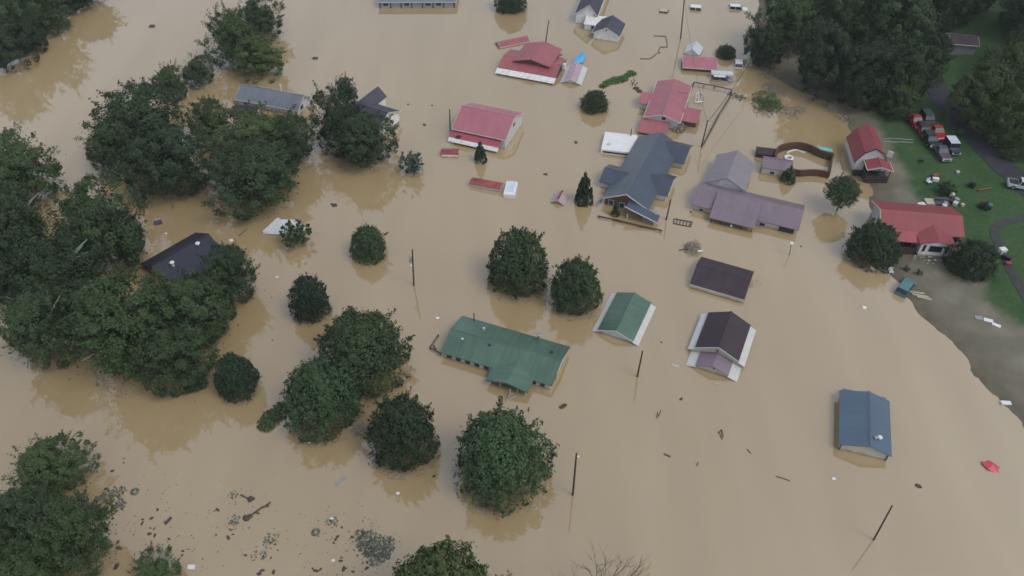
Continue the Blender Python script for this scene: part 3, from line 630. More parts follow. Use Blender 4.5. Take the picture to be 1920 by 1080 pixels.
# dark house left
ra, rb = G(283, 500, 3.4), G(391, 438, 3.4); hd = math.degrees(math.atan2(rb.y-ra.y, rb.x-ra.x))
h = House('house', 'blue black shingled gable house with white roof vents among the left trees', 'house', hd, (283, 500), 0)
x0, ym = h.L((283, 500), 3.4); x1, _ = h.L((391, 438), 3.4); yb = h.L((359, 440), 1.0)[1]
h.roof('blackroof', 'u', x0, x1, [(ym-(yb-ym), 1.0), (ym, 3.4), (yb, 1.0)]); h.wall('brick', 'u', x0+.4, x1-.4, [(ym-(yb-ym)+.5, 1.2), (ym, 3.4), (yb-.5, 1.2)])
f = MB(); f.box(x0, x1, ym-.12, ym+.12, 3.36, 3.46); f.build('ridge_cap', M['dark'], h.o)
for q in ((371, 458), (323, 494)): h.vent(q, 3.1, r=.24, h=.25, m='whiteplastic')
h.vent((372, 470), 2.2, r=.09, h=.5, m='greywall')

# white shed behind open conifer
h = House('shed', 'collapsed white metal roof sheet of a sunken shed behind a small open conifer', 'shed', 18, (490, 440), 0)
Q = [G(492, 437, .15), G(526, 440, .3), G(578, 432, .2), G(555, 412, 1.2), G(520, 411, 1.2)]
f = MB(); inv = Matrix.Rotation(-R(18), 4, 'Z') @ Matrix.Translation(-h.o.location)
Q = [inv @ p for p in Q]
f.poly(Q); f.poly([p-Vector((0, 0, .1)) for p in Q[::-1]])
for k in range(5): a_, b__ = Q[k], Q[(k+1) % 5]; f.quad(a_, b__, b__-Vector((0, 0, .1)), a_-Vector((0, 0, .1)))
f.build('roof', M['whiteroof'], h.o)
f = MB(); f.hexa([Q[0]+Vector((0, .1, .15)), Q[0]+Vector((.6, -.1, .1)), Q[4]+Vector((.5, 0, .05)), Q[4]+Vector((0, .1, .1)), Q[0]+Vector((0, .1, .25)), Q[0]+Vector((.6, -.1, .2)), Q[4]+Vector((.5, 0, .15)), Q[4]+Vector((0, .1, .2))]); f.build('rake_trim', M['fascia'], h.o)
f = MB(); f.hexa([Vector((p.x, p.y, -2)) for p in Q[1:]]+[Vector((p.x, p.y, p.z-.15)) for p in Q[1:]]); f.build('wall', M['greywall'], h.o)

# little floating sheds and boxes
h = House('shed', 'tiny red roofed shed with a white front edge left of the narrow conifer', 'shed', -3, (826, 292)); u0, u1, v0, v1 = h.gable('u', (826, 290), (861, 279), .5, .35, 'red', 'white', over=.06, trim=False)
f = MB(); f.box(u0+.2, u1-.05, v0-.12, v0-.004, .05, .48); f.build('front_edge', M['white'], h.o)
h = House('shed', 'rusty red roofed trailer shed drifting below the narrow conifer', 'shed', -17, (880, 345)); h.gable('u', (880, 344), (944, 343), .75, .3, 'rust', 'wall', over=.08, trim=False)
h = House('container', 'pale blue plastic lidded tank drifting right of the rusty red shed', 'container', -8, (944, 360))
a = h.L((944, 364), .8); c = h.L((971, 341), .8)
me_ = MB(); me_.box(a[0], c[0], a[1], c[1], -.7, .8); o = me_.build('tank_body', M['whiteplastic'], h.o); bv = o.modifiers.new('b', 'BEVEL'); bv.width = .45; bv.segments = 3
me_ = MB(); me_.box(a[0]+.35, c[0]-.35, a[1]+.9, c[1]-.35, .8, .87); me_.build('lid', M['paleblue'], h.o)
hp, *_ = flap_garage('shed', 'tiny pale pink gabled shed with a red centre ridge strip left of the cone tree', (1032, 377), (1058, 385), (1043, 361), 'red', .95, .12, 1.15, heading=-20, sidem='pale_pink', low=.1)
h = House('camper', 'white flat roofed camper afloat against the dark blue house', 'camper', -12, (1127, 280))
a = h.L((1127, 280), .9); c = h.L((1192, 256), .9)
me_ = MB(); me_.box(a[0], c[0]+.3, a[1], c[1]+.4, -1.2, .95); o = me_.build('body', M['whiteplastic'], h.o); bv = o.modifiers.new('b', 'BEVEL'); bv.width = .3; bv.segments = 3
me_ = MB(); me_.box(a[0]+1, a[0]+1.6, a[1]+1.6, a[1]+2.2, .95, 1.1); me_.build('roof_hatch', M['fascia'], h.o)
me_ = MB(); me_.box(a[0]+.4, c[0]-.2, a[1]-.04, a[1]-.003, .25, .6); me_.build('window_strip', M['glass'], h.o)

# sheds by the pool
h = House('shed', 'small dark brown roofed shed left of the oval pool fence', 'shed', -12, (1418, 290)); h.gable('u', (1418, 288), (1456, 279), .9, .25, 'brown', 'darkwood', over=.1, trim=False)
h = House('shed', 'small mauve roofed shed with cream wall in front of the oval pool fence', 'shed', -15, (1428, 325)); u0, u1, v0, v1 = h.gable('u', (1429, 314), (1486, 300), 1.5, .7, 'purple', 'cream', over=.12, trim=False); h.window('f', u0+2.0, .3, .9, .8)

# oval pool wall
ov = [(1455, 296), (1456, 282), (1463, 273), (1480, 268), (1500, 267), (1518, 271), (1535, 279), (1550, 285), (1563, 287)]
ov2 = [(1455, 296), (1462, 307), (1478, 314), (1500, 319), (1520, 318), (1540, 319), (1556, 323), (1563, 287)]
pr = thing('pool_fence', 'dark brown board fence curving round a flooded oval pool', 'fence', G(1505, 295))
def bez(pts, k=4):
    out = []
    for i in range(len(pts)-1):
        p0, p1, p2, p3 = [np.array(pts[max(0, min(len(pts)-1, j))], float) for j in (i-1, i, i+1, i+2)]
        for t in np.linspace(0, 1, k, endpoint=False): out.append(.5*((2*p1)+(p2-p0)*t+(2*p0-5*p1+4*p2-p3)*t*t+(3*p1-p0-3*p2+p3)*t**3))
    out.append(np.array(pts[-1], float)); return out
def fence_wall(pts, top, th, m, parent, name, base=-.6):
    W = [G(*q, top) for q in pts]; f = MB()
    for i in range(len(W)-1):
        a_, b__ = W[i], W[i+1]; d = (b__-a_); d.z = 0; d.normalize(); s_ = Vector((-d.y, d.x, 0))*th/2
        f.hexa([Vector((*(q)[:2], z)) for z in (base, top) for q in (a_-s_, b__-s_, b__+s_, a_+s_)])
    o = f.build(name, m, parent); o.location = -parent.location if parent else (0, 0, 0); return o
M['redwood'] = mat('red_brown_fence_boards', (.085, .043, .030), .8, .2, 2)
fence_wall(bez(ov, 3), 1.55, .35, M['redwood'], pr, 'rear_boards'); fence_wall(bez(ov2[:-1], 3), 1.35, .35, M['redwood'], pr, 'front_boards')
fence_wall([(1556, 323), (1563, 287)], 1.25, .3, M['redwood'], pr, 'side_boards')
f = MB(); a_, b__ = G(1537, 280, 1.6), G(1562, 285, 1.6); f.hexa([a_+Vector((0, 0, -.1)), b__+Vector((0, 0, -.1)), b__+Vector((.1, 1.1, -.1)), a_+Vector((.1, 1.1, -.1)), a_, b__, b__+Vector((.1, 1.1, 0)), a_+Vector((.1, 1.1, 0))])
tag(f.build('slide_canopy', M['aqua']), 'aqua and white striped awning on the far right corner of the pool fence', 'awning')
f = MB(); q = [G(*p_, .12) for p_ in bez([(1475, 287), (1482, 283), (1492, 281), (1502, 284), (1510, 286)], 3)]; f.path(q, .14)
tag(f.build('foam_line', M['whiteplastic']), 'white curved foam tube floating inside the pool fence', 'float')
f = MB(); c = G(1479, 296, .15)
for k in range(12):
    t0, t1 = 2*math.pi*k/12, 2*math.pi*(k+1)/12
    f.tube(c+Vector((math.cos(t0)*.7, math.sin(t0)*.7, 0)), c+Vector((math.cos(t1)*.7, math.sin(t1)*.7, 0)), .24, n=8)
tag(f.build('swim_ring', M['whiteplastic'], smooth=True), 'white swim ring floating inside the pool fence', 'swim ring')

# red barn on land
zb = .7
h = House('barn', 'red gambrel roofed white barn on the muddy shore', 'barn', -7, (1600, 318), zb, land=True)
u0, v0 = h.L((1598, 318), 0); u1, _ = h.L((1658, 325), 0); zE, zK, zR = 2.0, 4.0, 5.0
_, v1 = h.L((1612, 258), zE)
W_ = u1-u0
pf = [(u0-.2, zE-.2), (u0+W_*.2, zK), (u0+W_*.5, zR), (u0+W_*.8, zK), (u1+.2, zE-.2)]
h.roof('red', 'v', v0-.2, v1+.2, pf); h.wall('wall', 'v', v0, v1, [(u0, zE), (u0+W_*.2, zK), (u0+W_*.5, zR), (u0+W_*.8, zK), (u1, zE)])
f = MB()
for (a_, b__) in zip(pf, pf[1:]): f.hexa([Vector(p) for p in ((a_[0], v0-.27, a_[1]-.22), (b__[0], v0-.27, b__[1]-.22), (b__[0], v0-.203, b__[1]-.22), (a_[0], v0-.203, a_[1]-.22), (a_[0], v0-.27, a_[1]+.02), (b__[0], v0-.27, b__[1]+.02), (b__[0], v0-.203, b__[1]+.02), (a_[0], v0-.203, a_[1]+.02))])
f.build('rake_trim', M['dark'], h.o)
f = MB(); f.box(u0+W_*.32, u0+W_*.5, v0-.05, v0-.01, .1, 1.9); f.build('doorway', M['dark'], h.o)
f = MB(); f.box(u0+.1, u0+W_*.3, v0-.12, v0-.05, .05, 1.8); f.build('door', M['fascia'], h.o)
f = MB(); f.box(u0+W_*.02, u1, v0-1.0, v0-.1, -.6, .12); f.build('door_step', M['dark'], h.o)
h2 = House('porch_shelter', 'small red gabled open shelter attached before the red barn', 'shelter', -7, (1630, 343), zb, land=True)
u0, u1, v0, v1 = h2.gable('v', (1627, 318), (1668, 303), 2.4, .7, 'red', 'darkwood', over=.2, walls=False)
h2.posts([(u0+.3, v0+.3), (u1-.3, v0+.3), (u0+.3, v1-.3), (u1-.3, v1-.3), ((u0+u1)/2, v0+.3)], 2.35, m='darkwood')
f = MB(); f.box(u0+.4, u1-.4, v0+.25, v0+.32, .2, 1.0); f.box(u0+.25, u0+.32, v0+.4, v1-.4, .2, 1.0); f.build('railing', M['darkwood'], h2.o)
f = MB(); f.box(u0+.2, u1-.2, v0+.2, v1-.2, -1, .1); f.build('deck', M['darkwood'], h2.o)

# red house on land
zb = .9
h = House('house', 'red metal roofed white house on the right bank, standing between two round trees', 'house', -8, (1690, 470), zb, land=True)
ze = 2.6
u0, v0 = h.L((1655, 432), ze); u1, _ = h.L((1807, 440), ze); _, v1 = h.L((1640, 381), ze); _, vfr = h.L((1740, 458), ze)
zr = 4.2
h.roof('red', 'u', u0-.2, u1, [(v0, ze), ((v0+v1)/2, zr), (v1+1.0, ze-.2)]); h.wall('wall', 'u', u0+.3, u1-.3, [(v0+.4, ze+.2), ((v0+v1)/2, zr), (v1+.6, ze)])
f = MB()
for (q0, z0, q1, z1) in ((v0, ze, (v0+v1)/2, zr), ((v0+v1)/2, zr, v1+1, ze-.2)):
    f.hexa([Vector(p) for p in ((u0-.27, q0, z0-.25), (u0-.203, q0, z0-.25), (u0-.203, q1, z1-.25), (u0-.27, q1, z1-.25), (u0-.27, q0, z0+.03), (u0-.203, q0, z0+.03), (u0-.203, q1, z1+.03), (u0-.27, q1, z1+.03))])
f.build('rake_trim', M['fascia'], h.o)
h.last = (u0, u1, v0, v1, .3)
for t in (v0+1.6, v0+3.6): h.window('l', t, .9, 2.2, 1.1)
a = h.L((1729, 458), ze); c = h.L((1790, 461), ze); vf = (a[1]+c[1])/2; um = (a[0]+c[0])/2
h.roof('red', 'v', vf-.1, (v0+v1)/2, [(a[0]-.3, ze), (um, ze+.75), (c[0]+.2, ze)]); h.wall('white', 'v', vf+.3, v0+1.5, [(a[0]+.2, ze+.2), (um, ze+.75), (c[0]-.3, ze+.2)], name='wing_wall')
h.last = (a[0], c[0], vf, v0, .3)
h.window('f', um, .9, 2.1, 2.0)
for s_ in (-1, 1): f = MB(); f.box(um+s_*1.75-.22, um+s_*1.75+.22, vf+.22, vf+.29, .85, 2.15); f.build('shutter', M['dark'], h.o)
h.last = (u0, u1+.1, v0, v1, .4); h.window('f', u1-1.2, 1.0, 2.1, 1.0)
pl = h.L((1660, 428), ze)
h.roof('pinkdeep', 'u', u0+1.5, a[0], [(v0-2.0, ze-.35), (v0+.3, ze+.12)], name='porch_roof'); h.posts([(u0+2+k*2.6, v0-1.8) for k in range(5)], ze-.45, m='darkwood')
f = MB(); f.box(u0+1.6, a[0]-.1, v0-1.9, v0+.3, -.9, .25); f.build('porch_floor', M['darkwood'], h.o)
f = MB(); f.box(u0+1.6, a[0]-.1, v0-1.95, v0-1.88, .3, 1.1); f.build('railing', M['darkwood'], h.o)

# grey shed in the wooded corner
pz = GT(1800, 85); h = House('shed', 'grey brown roofed shed half hidden in the wooded hillside clearing', 'shed', -10, (1790, 90), pz.z, land=True)
h.gable('u', (1782, 82), (1826, 66), 2.0, 1.0, 'brown', 'greywall', over=.3)
# ------------------------------------------------------------------ trees
def crown_mesh(name, kind, seed, m, ncard, size):
    rd = np.random.default_rng(seed)
    nl = {'big': 190, 'round': 330, 'cone': 110, 'small': 60, 'open': 45}[kind]
    u = rd.normal(size=(nl, 3)); u /= np.linalg.norm(u, axis=1)[:, None]
    u[:, 2] = np.where(u[:, 2] < -.75, -u[:, 2], u[:, 2])
    low = rd.normal(size=(6, 3)); low /= np.linalg.norm(low, axis=1)[:, None]
    amp = {'big': .24, 'round': .07, 'cone': .05, 'small': .2, 'open': .3}[kind]
    bulge = sum(amp*np.clip((u @ q)-.35, 0, 1)*s for q, s in zip(low, [1, 1, -1.2, 1, -1, .8]))
    fill = rd.random(nl) ** .35
    rad = (1+bulge*2)*np.where(fill < .72, fill, 1)
    lr = rd.uniform(.08, .2, nl) if kind != 'round' else rd.uniform(.07, .13, nl)
    c = u*(rad*(1.0-lr))[:, None]
    if kind == 'round':
        k = np.abs(c)**1.0; c = c/np.maximum((np.abs(c)**2.5).sum(1)**(1/2.5), 1e-3)[:, None]*np.linalg.norm(c, axis=1)[:, None]
    if kind == 'cone':
        t = (c[:, 2]+1)/2; w_ = np.clip(1.12-t**1.6, .12, 1)/.98; ang = rd.random(nl)*6.283; rr = (w_*.82-lr*.4).clip(.02)
        c = np.c_[np.cos(ang)*rr, np.sin(ang)*rr, rd.uniform(-.95, .9, nl)]; t = (c[:, 2]+1)/2
        rr = (np.clip(1.05-t**1.7, .06, 1)*.84-lr*.3).clip(.01); c[:, 0] = np.cos(ang)*rr; c[:, 1] = np.sin(ang)*rr; lr = lr*(.6+.5*(1-t))
    if kind == 'open': lr = lr*.8
    ncore = ncard//5
    li = rd.integers(0, nl, ncard)
    d = rd.normal(size=(ncard, 3)); out = c[li]/np.maximum(np.linalg.norm(c[li], axis=1), .05)[:, None]
    d = d/np.linalg.norm(d, axis=1)[:, None]+out*.55; d /= np.linalg.norm(d, axis=1)[:, None]
    p = c[li]+d*(lr[li]*rd.uniform(.65, 1.12, ncard))[:, None]
    if kind == 'round':
        sh = rd.random(ncard) < .38; dd = rd.normal(size=(ncard, 3)); dd /= np.linalg.norm(dd, axis=1)[:, None]
        q = dd/((np.abs(dd)**2.4).sum(1)**(1/2.4))[:, None]; lump = 1+.06*np.sin(dd[:, 0]*8+seed)*np.sin(dd[:, 1]*9)+.06*np.sin(dd[:, 2]*9+dd[:, 0]*7)
        p[sh] = (q*(lump*rd.uniform(.80, 1.0, ncard))[:, None])[sh]; out[sh] = dd[sh]; d[sh] = dd[sh]
    # stray sprigs break up the outline
    st = rd.random(ncard) < .05; p[st] += out[st]*rd.uniform(0, .09, st.sum())[:, None]
    p[:ncore] = rd.normal(size=(ncore, 3))*.34*np.array([1, 1, 1.0])
    if kind == 'cone':
        q = p[:ncore]; t = ((q[:, 2]+1)/2).clip(0, 1); q[:, :2] *= (1.1-t)[:, None]
    if kind == 'round':
        t = ((p[:, 2]+1)/2).clip(0, 1.1); p[:, :2] *= (1.12-.42*t**1.5)[:, None]
        az = np.arctan2(p[:, 1], p[:, 0]); wv = sum(a_*np.sin(f_*az+ph+g_*p[:, 2]) for a_, f_, ph, g_ in zip((.055, .045, .04), (3, 5, 9), rd.uniform(0, 6, 3), (2, 4, 7)))
        p[:, :2] *= (1+wv)[:, None]; p[:, 2] *= 1+.08*np.sin(p[:, 0]*7+seed)*np.cos(p[:, 1]*6)
    if kind != 'cone':
        for ax_ in range(3): p[:, ax_] *= .98/np.quantile(np.abs(p[:, ax_]), .985)
    if kind in ('round', 'big', 'small', 'open'):   # leafy shoots that stick out of the crown
        ns, per = (70, 34) if kind in ('round', 'big') else (24, 20)
        for k in range(ns):
            dq = rd.normal(size=3); dq[2] = abs(dq[2])*.8+.05 if k % 3 else dq[2]; dq /= np.linalg.norm(dq); near = np.argsort(-(p @ dq)+np.linalg.norm(np.cross(p, dq), axis=1)*1.2)[:6]
            tip = p[near].mean(0); sl = slice(ncore+k*per, ncore+(k+1)*per); tt = rd.uniform(-.10, .11 if kind == 'round' else .13, per)
            lean = dq+np.array([0, 0, .35]); lean /= np.linalg.norm(lean)
            p[sl] = tip+lean*tt[:, None]+rd.normal(size=(per, 3))*(.035*(1-tt/.16))[:, None]; out[sl] = dq; d[sl] = d[sl]*.6+dq*.4
    nn = d*.8+out*.6+rd.normal(size=(ncard, 3))*.42+np.array([0, 0, .3]); nn /= np.linalg.norm(nn, axis=1)[:, None]
    r_ = rd.normal(size=(ncard, 3)); t1 = np.cross(nn, r_); t1 /= np.linalg.norm(t1, axis=1)[:, None]; t2 = np.cross(nn, t1)
    s = size*rd.uniform(.55, 1.35, ncard)
    V = np.empty((ncard, 4, 3))
    j = rd.uniform(.6, 1.2, (ncard, 4))
    V[:, 0] = p+t1*(s*j[:, 0])[:, None]; V[:, 1] = p+t2*(s*.7*j[:, 1])[:, None]+nn*(s*.2)[:, None]
    V[:, 2] = p-t1*(s*j[:, 2])[:, None]; V[:, 3] = p-t2*(s*.7*j[:, 3])[:, None]-nn*(s*.1)[:, None]
    me = bpy.data.meshes.new(name); nv = ncard*4
    me.vertices.add(nv); me.vertices.foreach_set('co', V.reshape(-1).astype(np.float32))
    me.loops.add(nv); me.loops.foreach_set('vertex_index', np.arange(nv, dtype=np.int32))
    me.polygons.add(ncard); me.polygons.foreach_set('loop_start', np.arange(0, nv, 4, dtype=np.int32)); me.polygons.foreach_set('loop_total', np.full(ncard, 4, dtype=np.int32))
    me.update(calc_edges=True); me.materials.append(m)
    return me

def ring_mesh(seed):
    rd = np.random.default_rng(seed); b_ = MB()
    for k in range(380):
        a = rd.uniform(0, 6.283); r = rd.uniform(.74, 1.0)
        p = Vector((math.cos(a)*r, math.sin(a)*r, rd.uniform(0, .012))); s = rd.uniform(.010, .030)
        q = [Vector((math.cos(t)*s*rd.uniform(.5, 1.2), math.sin(t)*s*rd.uniform(.5, 1.2), rd.uniform(-.003, .03))) for t in (0, 1.5, 3.1, 4.7)]
        b_.quad(*[p+x for x in q])
    me = b_.build('t', M['mudleaf']); d = me.data; bpy.data.objects.remove(me); return d
RINGS = [ring_mesh(k) for k in range(3)]
def trunk_mesh(seed, m, spread=.55, n=7):
    rd = random.Random(seed); b_ = MB(); pts = [Vector((0, 0, 0)), Vector((.03, .02, .35)), Vector((-.02, .03, .62)), Vector((.02, 0, .9))]
    for k in range(3): b_.tube(pts[k], pts[k+1], .055*(1-.27*k), .055*(1-.27*(k+1)), n=7)
    for k in range(n):
        z = rd.uniform(.3, .75); a = rd.uniform(0, 6.28); e = Vector((math.cos(a)*spread*rd.uniform(.6, 1), math.sin(a)*spread*rd.uniform(.6, 1), z+rd.uniform(.12, .28)))
        s = Vector((0, 0, z-.05)); mid = s.lerp(e, .5)+Vector((rd.uniform(-.04, .04), rd.uniform(-.04, .04), .03))
        b_.tube(s, mid, .026, .016, n=5); b_.tube(mid, e, .016, .006, n=5)
    o = b_.build('t', m); d = o.data; bpy.data.objects.remove(o); return d
TR = [trunk_mesh(k, M['bark']) for k in range(3)]; TRP = [trunk_mesh(k+9, M['palebark'], .95, 12) for k in range(2)]

SPEC = {'big': (31000, .027), 'round': (26000, .033), 'cone': (6500, .06), 'small': (4500, .085), 'open': (5000, .065)}
cache = {}
def crown(kind, colr, k):
    key = (kind, colr, k)
    if key not in cache:
        base = cache.get((kind, None, k))
        if base is None: base = cache[(kind, None, k)] = crown_mesh('leaves', kind, 100+k*17+len(kind), LEAF[colr], *SPEC[kind]); cache[key] = base
        else:
            me = base.copy(); me.materials.clear(); me.materials.append(LEAF[colr]); cache[key] = me
    return cache[key]
tid = 0
def tree(x0, y0, x1, y1, kind, colr, label, name='tree', cat='tree', land=False, group=None, sink=.8, ring=True, pale=False, trunkh=0, k=None):
    """a tree whose crown fills the given pixel box; its place, width and height are worked out on the ground"""
    global tid; tid += 1
    rd = random.Random(tid*13+5)
    cx, cy = (x0+x1)/2, (y0+y1)/2; z = 4.0; gz = 0
    for _ in range(8):
        p = G(cx, cy, z); D = Vector((p.x, p.y, z-CAM_H)); depth = D.y*math.cos(PITCH)-D.z*math.sin(PITCH); s = depth/FPX
        q = math.atan2(-D.z, math.hypot(D.x, D.y)); a = (x1-x0)/2*s; hh = (y1-y0)/2*s
        b_ = math.sqrt(max(hh*hh-(a*math.sin(q))**2, (a*.45)**2))/math.cos(q); b_ = min(b_, a*1.7 if kind != 'cone' else a*3.2)
        if land: gz = max(ht(p.x, p.y), -2.4)
        if kind in ('round', 'cone') and sink == .8: sink = .66
        z = (gz if land else 0)+b_*sink+trunkh
    gz = ht(p.x, p.y)
    o = thing(name, label, cat, (p.x, p.y, gz), 0, group)
    c = bpy.data.objects.new('crown', crown(kind, colr, (tid if k is None else k) % 3)); C.objects.link(c); c.parent = o
    kk = {'round': .92, 'big': .91}.get(kind, .98)
    c.location = (0, 0, z-gz); c.scale = (a*kk, a*kk, b_*kk); c.rotation_euler = (0, 0, rd.uniform(0, 6.28))
    t = bpy.data.objects.new('trunk', (TRP if pale else TR)[tid % (2 if pale else 3)]); C.objects.link(t); t.parent = o
    top = z-gz+b_*.75; t.scale = (a*.9, a*.9, top)
    if ring and not land:
        r = bpy.data.objects.new('flooded_leaves', RINGS[tid % 3]); C.objects.link(r); r.parent = o
        w_ = a*(1.40 if kind == 'round' else 1.15)*math.sqrt(max(.15, 1-min(sink, .95)**2)); w_ = max(w_, a*.6); r.location = (0, 0, -gz+.02); r.scale = (w_, w_, min(a, 4)*1.3); r.rotation_euler = (0, 0, rd.uniform(0, 6))
    return o

